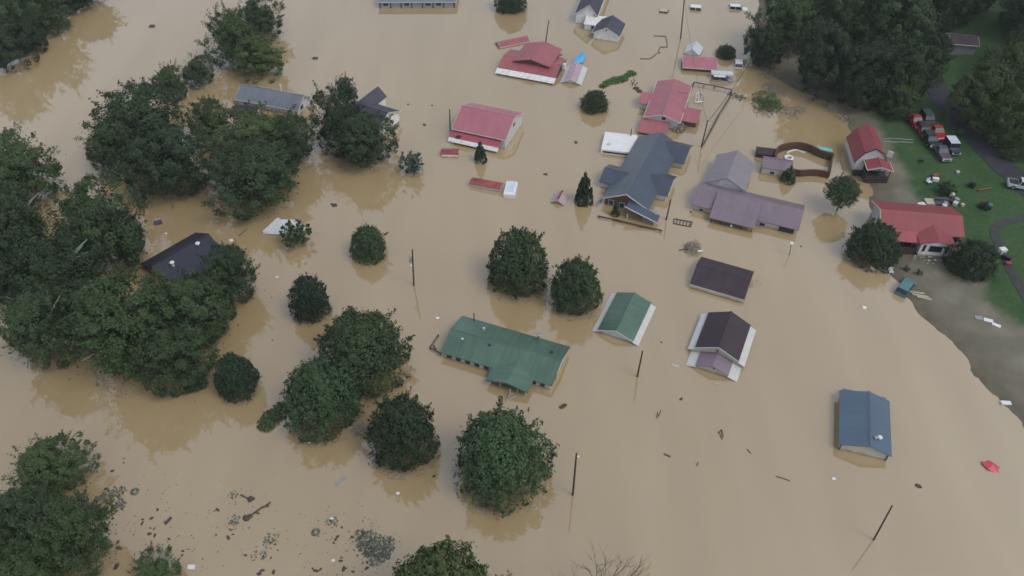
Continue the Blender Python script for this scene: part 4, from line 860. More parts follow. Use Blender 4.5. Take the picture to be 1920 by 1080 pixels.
TREES = [
 # lone trees standing in the open water
 (655,420,724,495,'round','deep','small round bushy tree alone in open water, right of the collapsed white roof',{}),
 (540,512,617,608,'round','conifer','small pointed bushy tree in open water above the largest pair of round trees',{}),
 (595,573,765,745,'round','deep','wide dark round tree touching another round tree on its lower left',{}),
 (527,665,676,820,'round','blue','round tree in the water with a low shrub at its left foot',{}),
 (402,656,481,756,'round','conifer','small dense dark conical tree standing right of the big left thicket',{}),
 (688,735,821,884,'round','dark','dark rugged round tree standing left of the largest blue green tree',{}),
 (850,760,1030,950,'round','blue','largest blue green round tree in the foreground with a broad reflection',{}),
 (914,425,1030,562,'round','deep','tall rounded tree left of its smaller neighbour, behind the green ranch house',{}),
 (1030,480,1130,594,'round','deep','smaller round tree between the tall rounded tree and the green roofed garage',{}),
 (1076,320,1117,392,'cone','conifer','tall dark cone shaped evergreen beside the dark blue house',{'name':'evergreen_tree'}),
 (1145,378,1164,409,'cone','mid','tiny cone shaped evergreen before the dark blue house porch',{'name':'evergreen_tree'}),
 (886,264,915,311,'cone','conifer','narrow cone shaped evergreen before the pink roofed house',{'name':'evergreen_tree'}),
 (1089,168,1142,214,'round','dark','low wide round bush alone left of the faded red winged house',{'k':0}),
 (928,-30,988,28,'round','dark','round tree cut by the top edge between two roofs',{}),
 (1343,84,1381,111,'round','dark','dark clipped hedge ball right of the pink roofed garage',{'name':'hedge_ball','cat':'hedge'}),
 (1463,308,1496,348,'cone','mid','small pointed tree before the mauve roofed shed by the pool',{}),
 (1550,328,1614,388,'round','deep','small round crowned tree on a short bare trunk standing in the water by the barn',{'sink':1.0,'trunkh':1.6,'ring':False}),
 (1590,413,1690,504,'round','dark','round tree at the waterline covering the left end of the red house',{}),
 (1780,445,1872,526,'round','dark','round dark tree on the mud right of the red house front window',{'land':True}),
 (523,412,583,466,'open','deep','small open branched conifer in front of the white collapsed shed roof',{'name':'conifer_tree'}),
 # top left bank
 (-70,20,48,142,'big','dark','dark bank tree at the left edge above the wide brown river',{}),
 (-10,-45,128,76,'big','deep','large dark tree on the top left bank leaning over the river',{}),
 (28,30,84,106,'big','dark','smaller dark bank tree low over the river at the top left',{}),
 (85,-70,215,20,'big','dark','dark bank tree along the top edge beside the river',{'ring':False}),
 # island
 (432,0,533,78,'big','deep','dark round topped tree at the back of the upper river clump',{}),
 (384,22,490,132,'big','mid','left tree of the upper river clump with mid green leaves',{}),
 (430,62,540,146,'big','olive','yellowish green front tree of the upper river clump',{}),
 (340,102,402,166,'big','mid','small bushy tree filling the gap below the upper river clump',{}),
 (284,124,352,192,'big','mid','small bushy tree at the tip of the middle thicket beside the river',{}),
 # middle mass
 (178,155,362,318,'big','deep','broad dark tree at the upper left of the middle thicket',{}),
 (158,215,262,330,'big','deep','outermost left tree of the middle thicket reaching toward the river',{}),
 (225,225,392,384,'big','dark','very dark lower left tree of the middle thicket over brown water',{'k':1}),
 (350,184,436,276,'big','olive','mid green tree just left of the camper and grey house',{}),
 (386,190,572,330,'big','olive','broad mid green tree in front of the grey metal roofed house',{}),
 (386,262,566,408,'big','deep','front tree of the middle thicket with a deep reflection below it',{}),
 (505,215,600,322,'big','deep','dark tree below the right end of the grey metal roofed house',{}),
 (582,172,690,292,'big','dark','dark tree left of the blue black house with the white gable',{}),
 (622,146,671,200,'big','conifer','small round treetop rising above the trees beside the blue black house',{'sink':2.6,'ring':False}),
 (606,206,746,326,'big','deep','broad tree hiding the front of the blue black house with the white gable',{}),
 (748,280,802,332,'open','pale','pale sparse shrub at the right foot of the middle thicket',{'name':'shrub','cat':'shrub'}),
 # left mass
 (-60,250,106,410,'big','bright','bright green tree at the left edge below the river bend',{}),
 (-50,345,110,520,'big','deep','deep green tree at the left edge below the bright green one',{'pale':True}),
 (90,335,272,530,'big','deep','large deep green tree at the top of the big left thicket',{'pale':True}),
 (195,395,275,500,'big','dark','dark tree at the right shoulder of the left thicket above the blue black gable house',{}),
 (-60,430,90,600,'big','dark','dark tree at the left edge in the middle of the big left thicket',{'pale':True}),
 (30,430,205,620,'big','dark','dark tree in the heart of the big left thicket',{'pale':True}),
 (5,530,150,700,'big','deep','lower left tree of the big left thicket with pale dead limbs',{'pale':True}),
 (110,500,330,742,'big','mid','largest mid green tree at the bottom of the big left thicket',{'pale':True}),
 (225,498,432,680,'big','mid','tree hiding the front of the blue black blue black gable house',{}),
 (255,600,402,742,'big','deep','lowest right tree of the big left thicket near the small conical tree',{}),
 (386,455,484,573,'big','dark','very dark round tree right of the blue black blue black gable house',{'k':2}),
 (352,500,440,615,'big','deep','tree between the very dark round tree and the left thicket',{}),
 (345,695,392,735,'small','deep','low bush between the left thicket and the small conical tree',{'name':'bush','cat':'bush'}),
 # bottom
 (15,810,166,952,'big','bright','light green airy tree rising above the bottom left thicket',{}),
 (-60,900,112,1080,'big','deep','dark tree at the left edge of the bottom left thicket',{}),
 (60,920,210,1100,'big','deep','right hand tree of the bottom left thicket beside floating debris',{}),
 (-30,1000,140,1160,'big','mid','mid green tree in the bottom left corner',{}),
 (243,1038,338,1120,'big','bright','small fresh green tree cut by the bottom edge right of the corner thicket',{}),
 (700,1045,948,1235,'round','olive','olive green treetop rising from the bottom edge near the centre',{'sink':1.3,'ring':False}),
 (905,1078,992,1165,'big','mid','small green treetop at the bottom edge right of the olive one',{'sink':1.3,'ring':False}),
 # top right wood
 (1393,48,1476,128,'big','dark','outermost dark tree of the right wood over the water',{'land':True}),
 (1412,-20,1535,110,'big','mid','mid green tree at the water edge of the right wood along the top',{'land':True}),
 (1480,40,1612,182,'big','dark','very dark tree overhanging the brown inlet',{'land':True}),
 (1500,-70,1645,90,'big','deep','deep green tree behind the front row of the right wood',{'land':True}),
 (1560,70,1690,205,'big','dark','dark tree above the muddy shore track by the barn',{'land':True}),
 (1610,-40,1765,120,'big','deep','broad deep green tree in the centre of the right wood',{'land':True}),
 (1640,80,1760,200,'big','deep','dark tree just uphill from the parked red trucks',{'land':True}),
 (1652,155,1722,226,'big','mid','low green bushy tree at the edge of the lawn above the red trucks',{'land':True}),
 (1560,-90,1690,30,'big','mid','mid green tree along the top edge of the right wood',{'land':True}),
 (1720,-80,1835,60,'big','deep','deep green tree above the hillside clearing',{'land':True}),
 (1715,60,1785,150,'big','dark','dark tree left of the grey brown hillside shed',{'land':True}),
 (1800,-90,1900,40,'big','mid','mid green tree at the top edge right of the clearing',{'land':True}),
 (1880,-60,2010,70,'big','dark','dark tree in the top right corner',{'land':True}),
 (1850,70,1960,170,'big','olive','olive tree at the right edge above the road',{'land':True}),
 (1785,115,1915,250,'big','olive','broad olive tree overhanging the road bend',{'land':True}),
 (1860,165,1985,300,'big','olive','olive tree at the right edge beside the road',{'land':True}),
 (1895,40,1990,140,'big','deep','deep green tree at the right edge below the corner tree',{'land':True}),
 (1760,340,1792,368,'small','deep','round dark shrub on the lawn behind the red house',{'land':True,'name':'shrub','cat':'shrub'}),
 (1815,340,1830,353,'small','dark','tiny dark shrub on the lawn near the orange tape',{'land':True,'name':'shrub','cat':'shrub'}),
 (1838,378,1858,394,'small','dark','small dark shrub on the lawn at the head of the driveway',{'land':True,'name':'shrub','cat':'shrub'}),
]
for x0, y0, x1, y1, kind, colr, lab, kw in TREES: tree(x0, y0, x1, y1, kind, colr, lab, **kw)
# unseen continuation of the woods for other viewpoints
rd = random.Random(5)
for k in range(26):
    x, y = rd.uniform(95, 175), rd.uniform(90, 250)
    if ht(x, y) < 6: continue
    a = rd.uniform(5, 8); z = ht(x, y)
    o = thing('tree', 'hillside tree of the wood outside the right edge of the photo', 'tree', (x, y, z), 0, 'hillside trees beyond the frame')
    c = bpy.data.objects.new('crown', crown('big', ('deep', 'mid', 'dark')[k % 3], k % 3)); C.objects.link(c); c.parent = o; c.location = (0, 0, a*1.1); c.scale = (a, a, a*1.1)
    t = bpy.data.objects.new('trunk', TR[k % 3]); C.objects.link(t); t.parent = o; t.scale = (a*.9, a*.9, a*1.9)

# dead tree at the bottom edge
p = G(1128, 1145, 0); o = thing('dead_tree', 'bare leafless grey tree fanning its twigs up from the bottom edge', 'tree', (p.x, p.y, -2.4))
b_ = MB(); rd = random.Random(11)
def limb(a, d, ln, r, dep):
    e = a+d*ln; m_ = a.lerp(e, .5)+Vector((rd.uniform(-1, 1), rd.uniform(-1, 1), 0))*ln*.06
    b_.tube(a, m_, r, r*.8, n=5, cap=False); b_.tube(m_, e, r*.8, r*.55, n=5, cap=False)
    if dep:
        for k in range(3 if dep > 1 else 4):
            nd = (d+Vector((rd.uniform(-.62, .62), rd.uniform(-.55, .55), rd.uniform(-.1, .5)))).normalized(); limb(e if k < 2 else m_, nd, ln*rd.uniform(.6, .85), r*.55, dep-1)
limb(Vector((0, 0, 0)), Vector((0, 0, 1)), 4.0, .2, 0)
for d in ((-.75, .1, .8), (-.25, .5, .9), (.15, -.1, 1), (.6, .3, .8), (.35, .7, .8), (.95, 0, .6)): limb(Vector((0, 0, 3.6)), Vector(d).normalized(), 3.3, .10, 3)
b_.build('branches', mat('grey_dead_wood', (.15, .125, .10), .9, .15, 2), o)

# floating green patches and litter
def patch(name, label, cat, pxs, n_, size, m, h_=.35, seed=1, kind='stuff', jit=.6):
    rd = random.Random(seed); b_ = MB(); W = [G(*q[:2]) for q in pxs]
    for k in range(n_):
        i = rd.randrange(len(W)); r = pxs[i][2]; a = rd.uniform(0, 6.28); q = rd.random()**.6*r
        p = W[i]+Vector((math.cos(a)*q, math.sin(a)*q*1.1, rd.uniform(.01, h_)*(1-(q/r)**2*.8))); s = size*rd.uniform(.4, 1.3)
        n1 = Vector((rd.uniform(-jit, jit), rd.uniform(-jit, jit), 1)).normalized(); t1 = n1.orthogonal().normalized(); t1.rotate(Matrix.Rotation(rd.uniform(0, 6.28), 3, n1)); t2 = n1.cross(t1)
        b_.quad(p+t1*s, p+t2*s*.6, p-t1*s, p-t2*s*.7)
    o = b_.build(name, m); tag(o, label, cat, kind=kind); return o
patch('vine_mat', 'narrow bright green mat of vines floating between two red houses', 'vines', [(1130,162,.8), (1138,157,1.1), (1148,153,1.3), (1158,150,1.5), (1168,148,1.2), (1176,142,.8), (1184,138,1.2)], 1500, .2, LEAF['vine'], .5)
patch('brush_island', 'bright green leafy brush island floating in the brown inlet', 'brush', [(1438,186,3.0), (1432,196,2.6), (1445,198,2.4)], 900, .24, LEAF['bright'], 1.0, 2)
patch('driftwood_mat', 'pale twiggy driftwood mat around the green brush island', 'driftwood', [(1450,208,2.6), (1470,205,2.5), (1485,212,2.3), (1430,212,2), (1500,205,1.5)], 700, .2, M['mudleaf'], .25, 3)
patch('driftwood_mat', 'twiggy driftwood line along the foot of the right wood', 'driftwood', [(1435,140,1.8), (1442,165,1.8), (1455,172,2.2), (1520,182,2), (1560,200,2.2), (1575,212,2.4), (1585,222,2)], 900, .22, M['mudleaf'], .3, 4)
patch('low_shrub', 'low green drowned shrub spreading left of a round tree', 'shrub', [(500,795,1.3), (510,785,1.5), (522,775,1.5)], 800, .2, LEAF['mid'], .8, 5)
patch('litter_mat', 'clump of floating dead leaves between two round trees', 'litter', [(672,812,.9), (682,806,1.0), (668,806,.8)], 220, .16, M['mudleaf'], .15, 6)
patch('litter_mat', 'large floating mat of leaf litter near the bottom edge left of the olive treetop', 'litter', [(672,1008,.9), (688,1012,1.3), (700,1025,1.6), (715,1028,1.6), (692,1030,1.0), (705,1042,1.2), (725,1022,1.0), (720,1040,.9)], 620, .2, M['litter'], .12, 7)
patch('litter_mat', 'litter clump trailing off the bottom left thicket', 'litter', [(195,935,1.2), (205,925,1), (222,926,1.0), (225,948,.8), (180,942,1.2)], 260, .18, M['litter'], .2, 8)
patch('brush_clump', 'sunken green branch beside the bottom left thicket', 'branch', [(200,955,1.3), (190,965,.8)], 260, .2, LEAF['mid'], .5, 9)
patch('litter_mat', 'litter patch floating below the pole with the broken branch', 'litter', [(507,1013,1.0)], 60, .16, M['litter'], .1, 10)
patch('litter_mat', 'small litter patch above the large litter mat', 'litter', [(622,978,.8), (627,982,.6)], 60, .15, M['litter'], .1, 11)
patch('litter_mat', 'faint litter patch near the bottom edge below the broken branch', 'litter', [(483,1040,.9), (495,1041,.5)], 40, .15, M['litter'], .08, 12)
patch('litter_mat', 'long litter patch beside the broken branch', 'litter', [(433,985,.8), (440,975,.7), (437,928,.6)], 90, .16, M['litter'], .1, 13)
patch('litter_mat', 'litter clump and twigs at the fence corner by the pole', 'litter', [(1375,180,1.3), (1388,184,1.2)], 160, .2, M['litter'], .3, 14)
patch('litter_mat', 'litter bits off the right end of the plain brown shed', 'litter', [(1413,532,1.3)], 30, .14, M['litter'], .05, 15)
patch('debris_heap', 'grey debris heap against the front corner of the faded red winged house', 'debris', [(1270,241,1.6), (1278,238,1.2)], 500, .26, M['mudleaf'], .9, 16)
patch('shore_litter', 'scattered pale flood litter on the mud before the red house', 'litter', [(1720,492,1), (1745,497,1.5), (1757,492,1.3), (1745,487,1.2)], 40, .22, M['fascia'], .02, 17).location.z = 1.15
patch('brush_heap', 'tangled grey brush heap floating behind the plain brown shed', 'brush', [(1297,467,1.3), (1303,461,1.0), (1293,473,1.0), (1304,471,1.1), (1290,464,.7)], 420, .15, M['mudleaf'], 1.3, 18)

patch('litter_scatter', 'fine dark flecks of litter strewn over the lower left water', 'litter', [(230,960,6), (290,990,7), (340,1030,7), (420,1000,7), (480,1040,7), (560,1010,6), (630,1010,5), (650,1060,6), (450,940,5), (250,1040,5)], 330, .12, M['litter'], .04, 30)
patch('litter_mat', 'dark knots of leaves within the large floating litter mat', 'litter', [(684,1006,1.0), (692,1020,1.2), (708,1032,1.2), (722,1026,1.0), (676,1030,.8)], 70, .2, M['log'], .16, 31)
patch('litter_mat', 'pale scum trailing along the edge of the large floating litter mat', 'litter', [(665,1004,1.6), (735,1020,1.3), (700,1052,1.5), (690,990,1.3)], 200, .12, M['mudleaf'], .03, 32)
# small floating scraps
def scrap(px, py, r, seed):
    b_ = MB(); p = G(px, py); b_.lump((0, 0, 0), r, (1.3, .8, .5), seed, 5, 7, .35)
    o = b_.build('debris', M['log']); o.location = p; o.rotation_euler = (0, 0, seed*1.3); return o
for k, (x, y, r) in enumerate([(200,917,.35),(267,981,.35),(268,974,.25),(284,972,.35),(295,956,.3),(280,1001,.4),(290,1004,.35),(282,990,.22),(289,992,.25),(317,1010,.3),(274,1031,.35),(317,1033,.35),(343,1033,.3),(342,1041,.25),(408,956,.4),(403,958,.2),(428,1008,.4),(437,1002,.2),(405,1003,.22),(460,1041,.35),(232,860,.22),(232,868,.2),(211,883,.35),(221,1016,.35),(224,1028,.5),(630,1011,.35),(626,1018,.25),(633,1006,.3),(641,989,.25),(638,1052,.35),(645,1066,.45),(662,1072,.3),(688,1066,.35),(688,1054,.3),(680,1056,.2),(697,1058,.22),(592,1070,.4),(600,1068,.3),(586,1066,.25),(492,1070,.4),(513,1073,.4),(485,1076,.45),(508,1046,.25),(521,1032,.18),(481,1025,.15),(495,1016,.2),(516,1021,.2),(640,1045,.2),(300,1040,.15),(355,1030,.15),(380,1048,.15)]):
    tag(scrap(x, y, r*.6, k), 'small dark scrap of flood debris drifting in the lower left water', 'debris', 'small scraps drifting in the lower left water')
for k, (x, y, r) in enumerate([(1277,748,.3),(1240,642,.2),(1193,637,.15),(1502,462,.2),(1314,293,.15),(765,196,.35),(810,198,.3),(475,560,.2),(509,558,.15),(511,638,.15),(1208,592,.2),(1315,385,.25)]):
    tag(scrap(x, y, r*.8, k+90), 'lone dark speck of debris on open water among the houses', 'debris', 'lone specks on open water')
ONE = [(1722,912,.5,'brown lump of debris below the slate blue garage'),(814,893,.32,'black knob of debris at the edge of a round tree reflection'),(796,234,.5,'brown scrap left of the pink roofed house'),(590,110,.8,'flat brown scrap in the water right of the upper river clump'),(218,1063,.5,'grey ball shaped lump at the foot of the bottom left thicket'),
       (627,385,.7,'forked brown scrap between the middle thicket and the lone round trees'),(1056,762,.6,'flat brown scrap below the green ranch house'),(1295,397,.35,'dark scrap left of the mauve house'),(285,50,.9,'long dark scrap drifting in the top left river'),(1080,267,.5,'twisted scrap left of the white camper'),(1022,327,.5,'curled scrap above the tiny pale pink shed')]
for k, (x, y, r, lab) in enumerate(ONE):
    tag(scrap(x, y, r*.8, 200+k), lab, 'debris')
for k, (x, y, r, lab) in enumerate([(820,597,.28,'white ball afloat left of the green ranch house roof'),(519,520,.22,'tiny white float above the small pointed bushy tree'),(580,829,.2,'white speck in the reflection of a round tree'),(746,925,.22,'white speck below the dark rugged round tree'),(433,451,.35,'white scrap above the very dark round tree'),(311,438,.2,'tiny white speck behind the blue black gable house'),(622,972,.2,'white speck on the small litter patch'),(625,1051,.2,'white speck near the bottom edge'),(1620,577,.35,'white scrap in the reflection of the waterline tree'),(1563,898,.25,'faint white speck below the slate blue garage'),(1250,698,.01,'')][:10]):
    b_ = MB(); b_.lump((0, 0, .05), r, (1.2, .9, .6), k, 6, 8, .12); o = b_.build('float', M['whiteplastic']); o.location = G(x, y); tag(o, lab, 'float')

def slab(name, label, cat, px, dims, rz, m, z=.06, tilt=(0, 0), land=False):
    b_ = MB(); a, b__, c = dims; b_.box(-a/2, a/2, -b__/2, b__/2, -c/2, c/2); o = b_.build(name, M[m])
    p = GT(*px) if land else G(*px); o.location = p+Vector((0, 0, z+c/2)); o.rotation_euler = (*tilt, R(rz)); bv = o.modifiers.new('b', 'BEVEL'); bv.width = min(dims)*.2; return tag(o, label, cat)
slab('board', 'pale board floating left of the brown garage with the mauve front roof', 'board', (1266, 686), (1.1, .5, .08), -20, 'plank', 0)
slab('board', 'grey board floating below the reflection of a round tree', 'board', (639, 902), (1.7, .4, .08), 50, 'greywall', 0)
slab('box', 'violet and white box adrift behind the blue black gable house', 'box', (297, 419), (1.3, .8, .4), 20, 'cargrey', 0)
slab('board', 'pale board adrift in front of the left thicket by the blue black gable house', 'board', (286, 460), (1.0, .3, .1), 5, 'plank', 0)
slab('box', 'white scrap of panel in the water before the brown garage', 'panel', (1344, 720), (.7, .3, .08), 10, 'white', 0)
slab('board', 'grey board jutting from the bottom left thicket', 'board', (168, 975), (2.2, .3, .1), 30, 'greywall', 0)
slab('box', 'white box drifting at the bottom edge beside scraps', 'box', (359, 1064), (.8, .5, .2), 0, 'whiteplastic', 0)

# logs and sticks
def sticks(name, label, cat, segs, m='log', r=.09, lumps=()):
    b_ = MB(); o0 = G(*segs[0][0][:2])
    for s in segs:
        pts = [G(q[0], q[1], q[2] if len(q) > 2 else .08)-o0 for q in s]
        for a, b__ in zip(pts, pts[1:]): b_.tube(a, b__, r, r*.8, n=6)
    for (x, y, rr) in lumps: b_.lump(G(x, y, .1)-o0, rr, (1.2, 1, .6), int(x), 5, 7, .3)
    o = b_.build(name, M[m]); o.location = o0; return tag(o, label, cat)
sticks('broken_branch', 'long dark broken branch with a knotted root end in the lower left water', 'branch', [[(462, 970), (475, 963), (490, 952), (500, 948), (507, 941)], [(480, 961), (486, 963)]], r=.11, lumps=[(461, 971, .4), (468, 968, .3), (501, 948, .2)])
sticks('broken_branch', 'short dark stick with a round knot above the long broken branch', 'branch', [[(451, 928), (462, 933), (469, 935)]], r=.1, lumps=[(470, 936, .38)])
sticks('log', 'stubby dark log drifting in the lower left water', 'log', [[(309, 982), (321, 970)]], r=.2)
sticks('sticks', 'two leaning sticks poking from open water below the leaning pole', 'sticks', [[(1232, 783, 0), (1233, 772, .9)], [(1235, 780, 0), (1239, 769, .9)]], r=.07)
sticks('sticks', 'forked sticks poking from open water in the lower right centre', 'sticks', [[(1347, 812, 0), (1353, 805, .6), (1352, 822, 0)], [(1353, 806, .6), (1356, 816, 0), (1353, 825, 0)]], r=.07)
sticks('stick', 'thin faint stick floating right of the forked sticks', 'stick', [[(1401, 842), (1408, 850)]], r=.05)
sticks('stick', 'small bent stick floating left of the forked sticks', 'stick', [[(1245, 851), (1252, 854), (1257, 856)]], r=.1)
sticks('stick', 'short upright stick below the forked sticks', 'stick', [[(1307, 873, 0), (1309, 866, .5)]], r=.07)
sticks('stick', 'thin pale stick floating in the lower right water', 'stick', [[(1455, 893), (1470, 897), (1482, 902)]], r=.05)
sticks('post', 'short red brown post poking from the water below the green ranch porch', 'post', [[(990, 774, -.3), (992, 764, .7)]], r=.1)
sticks('fence_rail', 'broken zigzag fence top just breaking the surface near the top', 'fence', [[(1200, 110), (1219, 110), (1232, 100)], [(1234, 99), (1239, 98)], [(1234, 97), (1238, 88), (1251, 88), (1251, 80), (1248, 68), (1226, 67)]], r=.09)
sticks('fence_rail', 'fence top rail around the flooded yard of the winged red house', 'fence', [[(1298, 163, .5), (1301, 154, .5), (1340, 161, .5), (1372, 168, .5), (1370, 180, .5), (1348, 215, .5), (1318, 272, .4)]]+[[(x, y, -.5), (x, y, .6)] for x, y in ((1301, 157), (1320, 160), (1340, 163), (1372, 170))], 'darkwood', .13)
sticks('fence_rail', 'front fence top rail submerged before the dark blue house', 'fence', [[(1121, 405, .3), (1150, 411, .3), (1200, 423, .3), (1241, 432, .3)]]+[[(x, y, -.5), (x, y, .5)] for x, y in ((1124, 406), (1160, 414), (1200, 424), (1240, 433))], 'darkwood', .14)
sticks('gate', 'floating rail of a pale gate left of the dark blue house porch', 'gate', [[(1113, 386), (1122, 378), (1130, 372)], [(1118, 386), (1128, 377)]], 'greywall', .1)
sticks('pallet', 'rectangular floating wooden pallet before the mauve house', 'pallet', [[(1264, 410), (1298, 416), (1295, 425), (1263, 419), (1264, 410)]]+[[(1264+i*6, 410+i), (1262+i*6.2, 419+i)] for i in range(1, 6)], 'log', .09)
sticks('stick', 'thin long stick floating left of the collapsed white roof', 'stick', [[(449, 441), (462, 430)]], r=.07)
sticks('cable', 'thin twisted branch on the brush heap behind the brown shed', 'branch', [[(1273, 469), (1284, 467), (1292, 467)]], r=.1)
sticks('propane_pipe', 'white pipe lying on the brush heap behind the brown shed', 'pipe', [[(1308, 471, .6), (1318, 470, .6)]], 'whiteplastic', .14)
sticks('twigs', 'bare twigs poking up right of the vine mat', 'twigs', [[(1185, 160, 0), (1190, 152, 1), (1188, 146, 1.3)], [(1190, 160, 0), (1196, 154, .8)], [(1194, 170, 0), (1197, 163, .6)], [(1187, 158, 0), (1183, 150, 1)]], r=.1, lumps=[(1193, 165, .5), (1199, 171, .5)])
sticks('debris_post', 'tangle of pink and grey debris before the green ranch porch', 'debris', [[(950, 748, 0), (957, 737, .6), (956, 729, 1.0)], [(947, 752, .05), (966, 742, .05)], [(953, 741, .1), (962, 738, .1)]], 'greywall', .1)
b_ = MB(); c = Vector((0, 0, .5)); b_.tube((-1.1, .3, .4), (1.1, -.3, .4), .95, n=14)
o = b_.build('tank', M['metal'], smooth=False); o.location = G(1218, 407); tag(o, 'grey ribbed metal tank floating by the dark blue house porch', 'tank')

# tyres
for x, y, lab in ((253, 922, 'dark tyre floating right of the bottom left thicket'), (592, 998, 'round dark tyre floating left of the large litter mat')):
    b_ = MB()
    for k in range(16):
        t0, t1 = 2*math.pi*k/16, 2*math.pi*(k+1)/16
        b_.tube((math.cos(t0)*.38, math.sin(t0)*.38, .05), (math.cos(t1)*.38, math.sin(t1)*.38, .05), .15, n=8, cap=False)
    o = b_.build('tyre', M['litter'], smooth=True); o.location = G(x, y); tag(o, lab, 'tyre')

# red umbrella-like float lower right
o = thing('umbrella', 'half sunken rose red patio umbrella in the lower right water', 'umbrella', G(1858, 875), 0)
b_ = MB(); ap = Vector((0, 0, .5))
rim = [Vector((math.cos(t)*(1.25 if k % 2 else 1.0), math.sin(t)*.8, .05+.12*(k % 2))) for k, t in enumerate([2*math.pi*j/10 for j in range(10)])]
for k in range(10): b_.poly([rim[k], rim[(k+1) % 10], ap]); b_.poly([rim[(k+1) % 10]-Vector((0, 0, .04)), rim[k]-Vector((0, 0, .04)), ap-Vector((0, 0, .04))])
cn = b_.build('canopy', M['rose'], o); cn.rotation_euler = (0, .15, -.5)
b_ = MB(); b_.tube((.1, -.2, -.6), (.05, -.9, .15), .05); b_.tube((-.9, .75, .1), (-.4, .8, .2), .05); b_.build('shaft', M['whiteplastic'], o)

# ------------------------------------------------------------------ poles and lamps
def pole(px, py, qx, qy, label, kind='plain', r=.15):
    """leaning or upright pole from its waterline pixel (px,py) to its top pixel (qx,qy)"""
    p = G(px, py); o = thing('utility_pole', label, 'pole', (p.x, p.y, 0))
    # height along the ground point's vertical plane
    u, v = qx-960, qy-540
    d = Vector((u, FPX*math.cos(PITCH)-v*math.sin(PITCH), -FPX*math.sin(PITCH)-v*math.cos(PITCH))); t = p.y/d.y; top = Vector((0, 0, CAM_H))+d*t-p
    b_ = MB(); b_.tube(top*-.3, top, r, r*.7, n=9); b_.build('shaft', M['pole'], o)
    dr = top.normalized()
    if kind == 'cross':
        b_ = MB(); b_.tube(top-dr*.6+Vector((-1, 0, 0)), top-dr*.6+Vector((1, 0, 0)), .07); b_.build('crossarm', M['pole'], o)
    if kind in ('transformer',):
        b_ = MB(); c = top-dr*2.0+Vector((-.35, 0, 0)); b_.tube(c-dr*.5, c+dr*.5, .26, n=10); b_.build('transformer', M['metal'], o)
        b_ = MB(); b_.lump(top-dr*3.2+Vector((-.3, -.1, 0)), .16, seed=2, jag=0); b_.lump(top-dr*1.8+Vector((-.5, -.1, 0)), .14, seed=2, jag=0); b_.build('insulator', M['whiteplastic'], o)
    if kind == 'insul':
        b_ = MB(); b_.lump(top-dr*.5+Vector((.2, -.1, 0)), .14, seed=2, jag=0); b_.build('insulator', M['whiteplastic'], o)
    return o, p+top
pole(1074, 928, 1081, 850, 'bare wooden utility pole right of the largest round tree', 'insul')
pole(1195, 706, 1205, 658, 'leaning wooden pole between the green garage and the brown garage')
_, A = pole(776, 535, 773, 468, 'utility pole with a transformer in the middle of open water', 'transformer')
pole(1638, 1012, 1673, 948, 'tilted wooden pole near the lower right edge', 'plain', .12)
_, D1 = pole(1276, 73, 1284, -10, 'tall utility pole rising past the top edge left of the wood', 'cross', .17)
pole(1023, 80, 1029, 38, 'pole standing directly behind the weathered red house')
pole(844, 243, 843, 205, 'pole at the left corner of the pink roofed house')
_, D2 = pole(1315, 276, 1327, 226, 'pole at the end of the yard fence left of the mauve house', 'insul')
pole(1249, 412, 1258, 374, 'short pole right of the dark blue house porch')
pole(1182, 262, 1184, 242, 'short dark pole behind the white camper', 'plain', .12)
pole(1421, 62, 1423, 34, 'dark post among the outermost trees of the right wood')
o, _ = pole(1480, 478, 1484, 456, 'thin street lamp with a glossy white head in the water', 'plain', .07); o.name = 'street_lamp'; o['category'] = 'lamp'
b_ = MB(); b_.lump(_-o.location, .32, (1, 1, .6), 3, jag=0, n=8, m=12); b_.build('lamp_head', M['whiteplastic'], o, smooth=True)
# overhead service wires
def wire(a, b__, label, sag=1.2, r=.025):
    f = MB(); pts = [a.lerp(b__, t/14)-Vector((0, 0, sag*4*(t/14)*(1-t/14))) for t in range(15)]; f.path(pts, r, 4); tag(f.build('power_line', M['dark']), label, 'wire')
wire(D1-Vector((0, 0, .6)), D2-Vector((0, 0, .5)), 'overhead wire from the tall pole at the top edge to the fence pole', 1.5, .03)
wire(D2-Vector((0, 0, .4)), G(1420, 95, 7), 'brown service wire running from the fence pole up to the right wood', .8, .06)

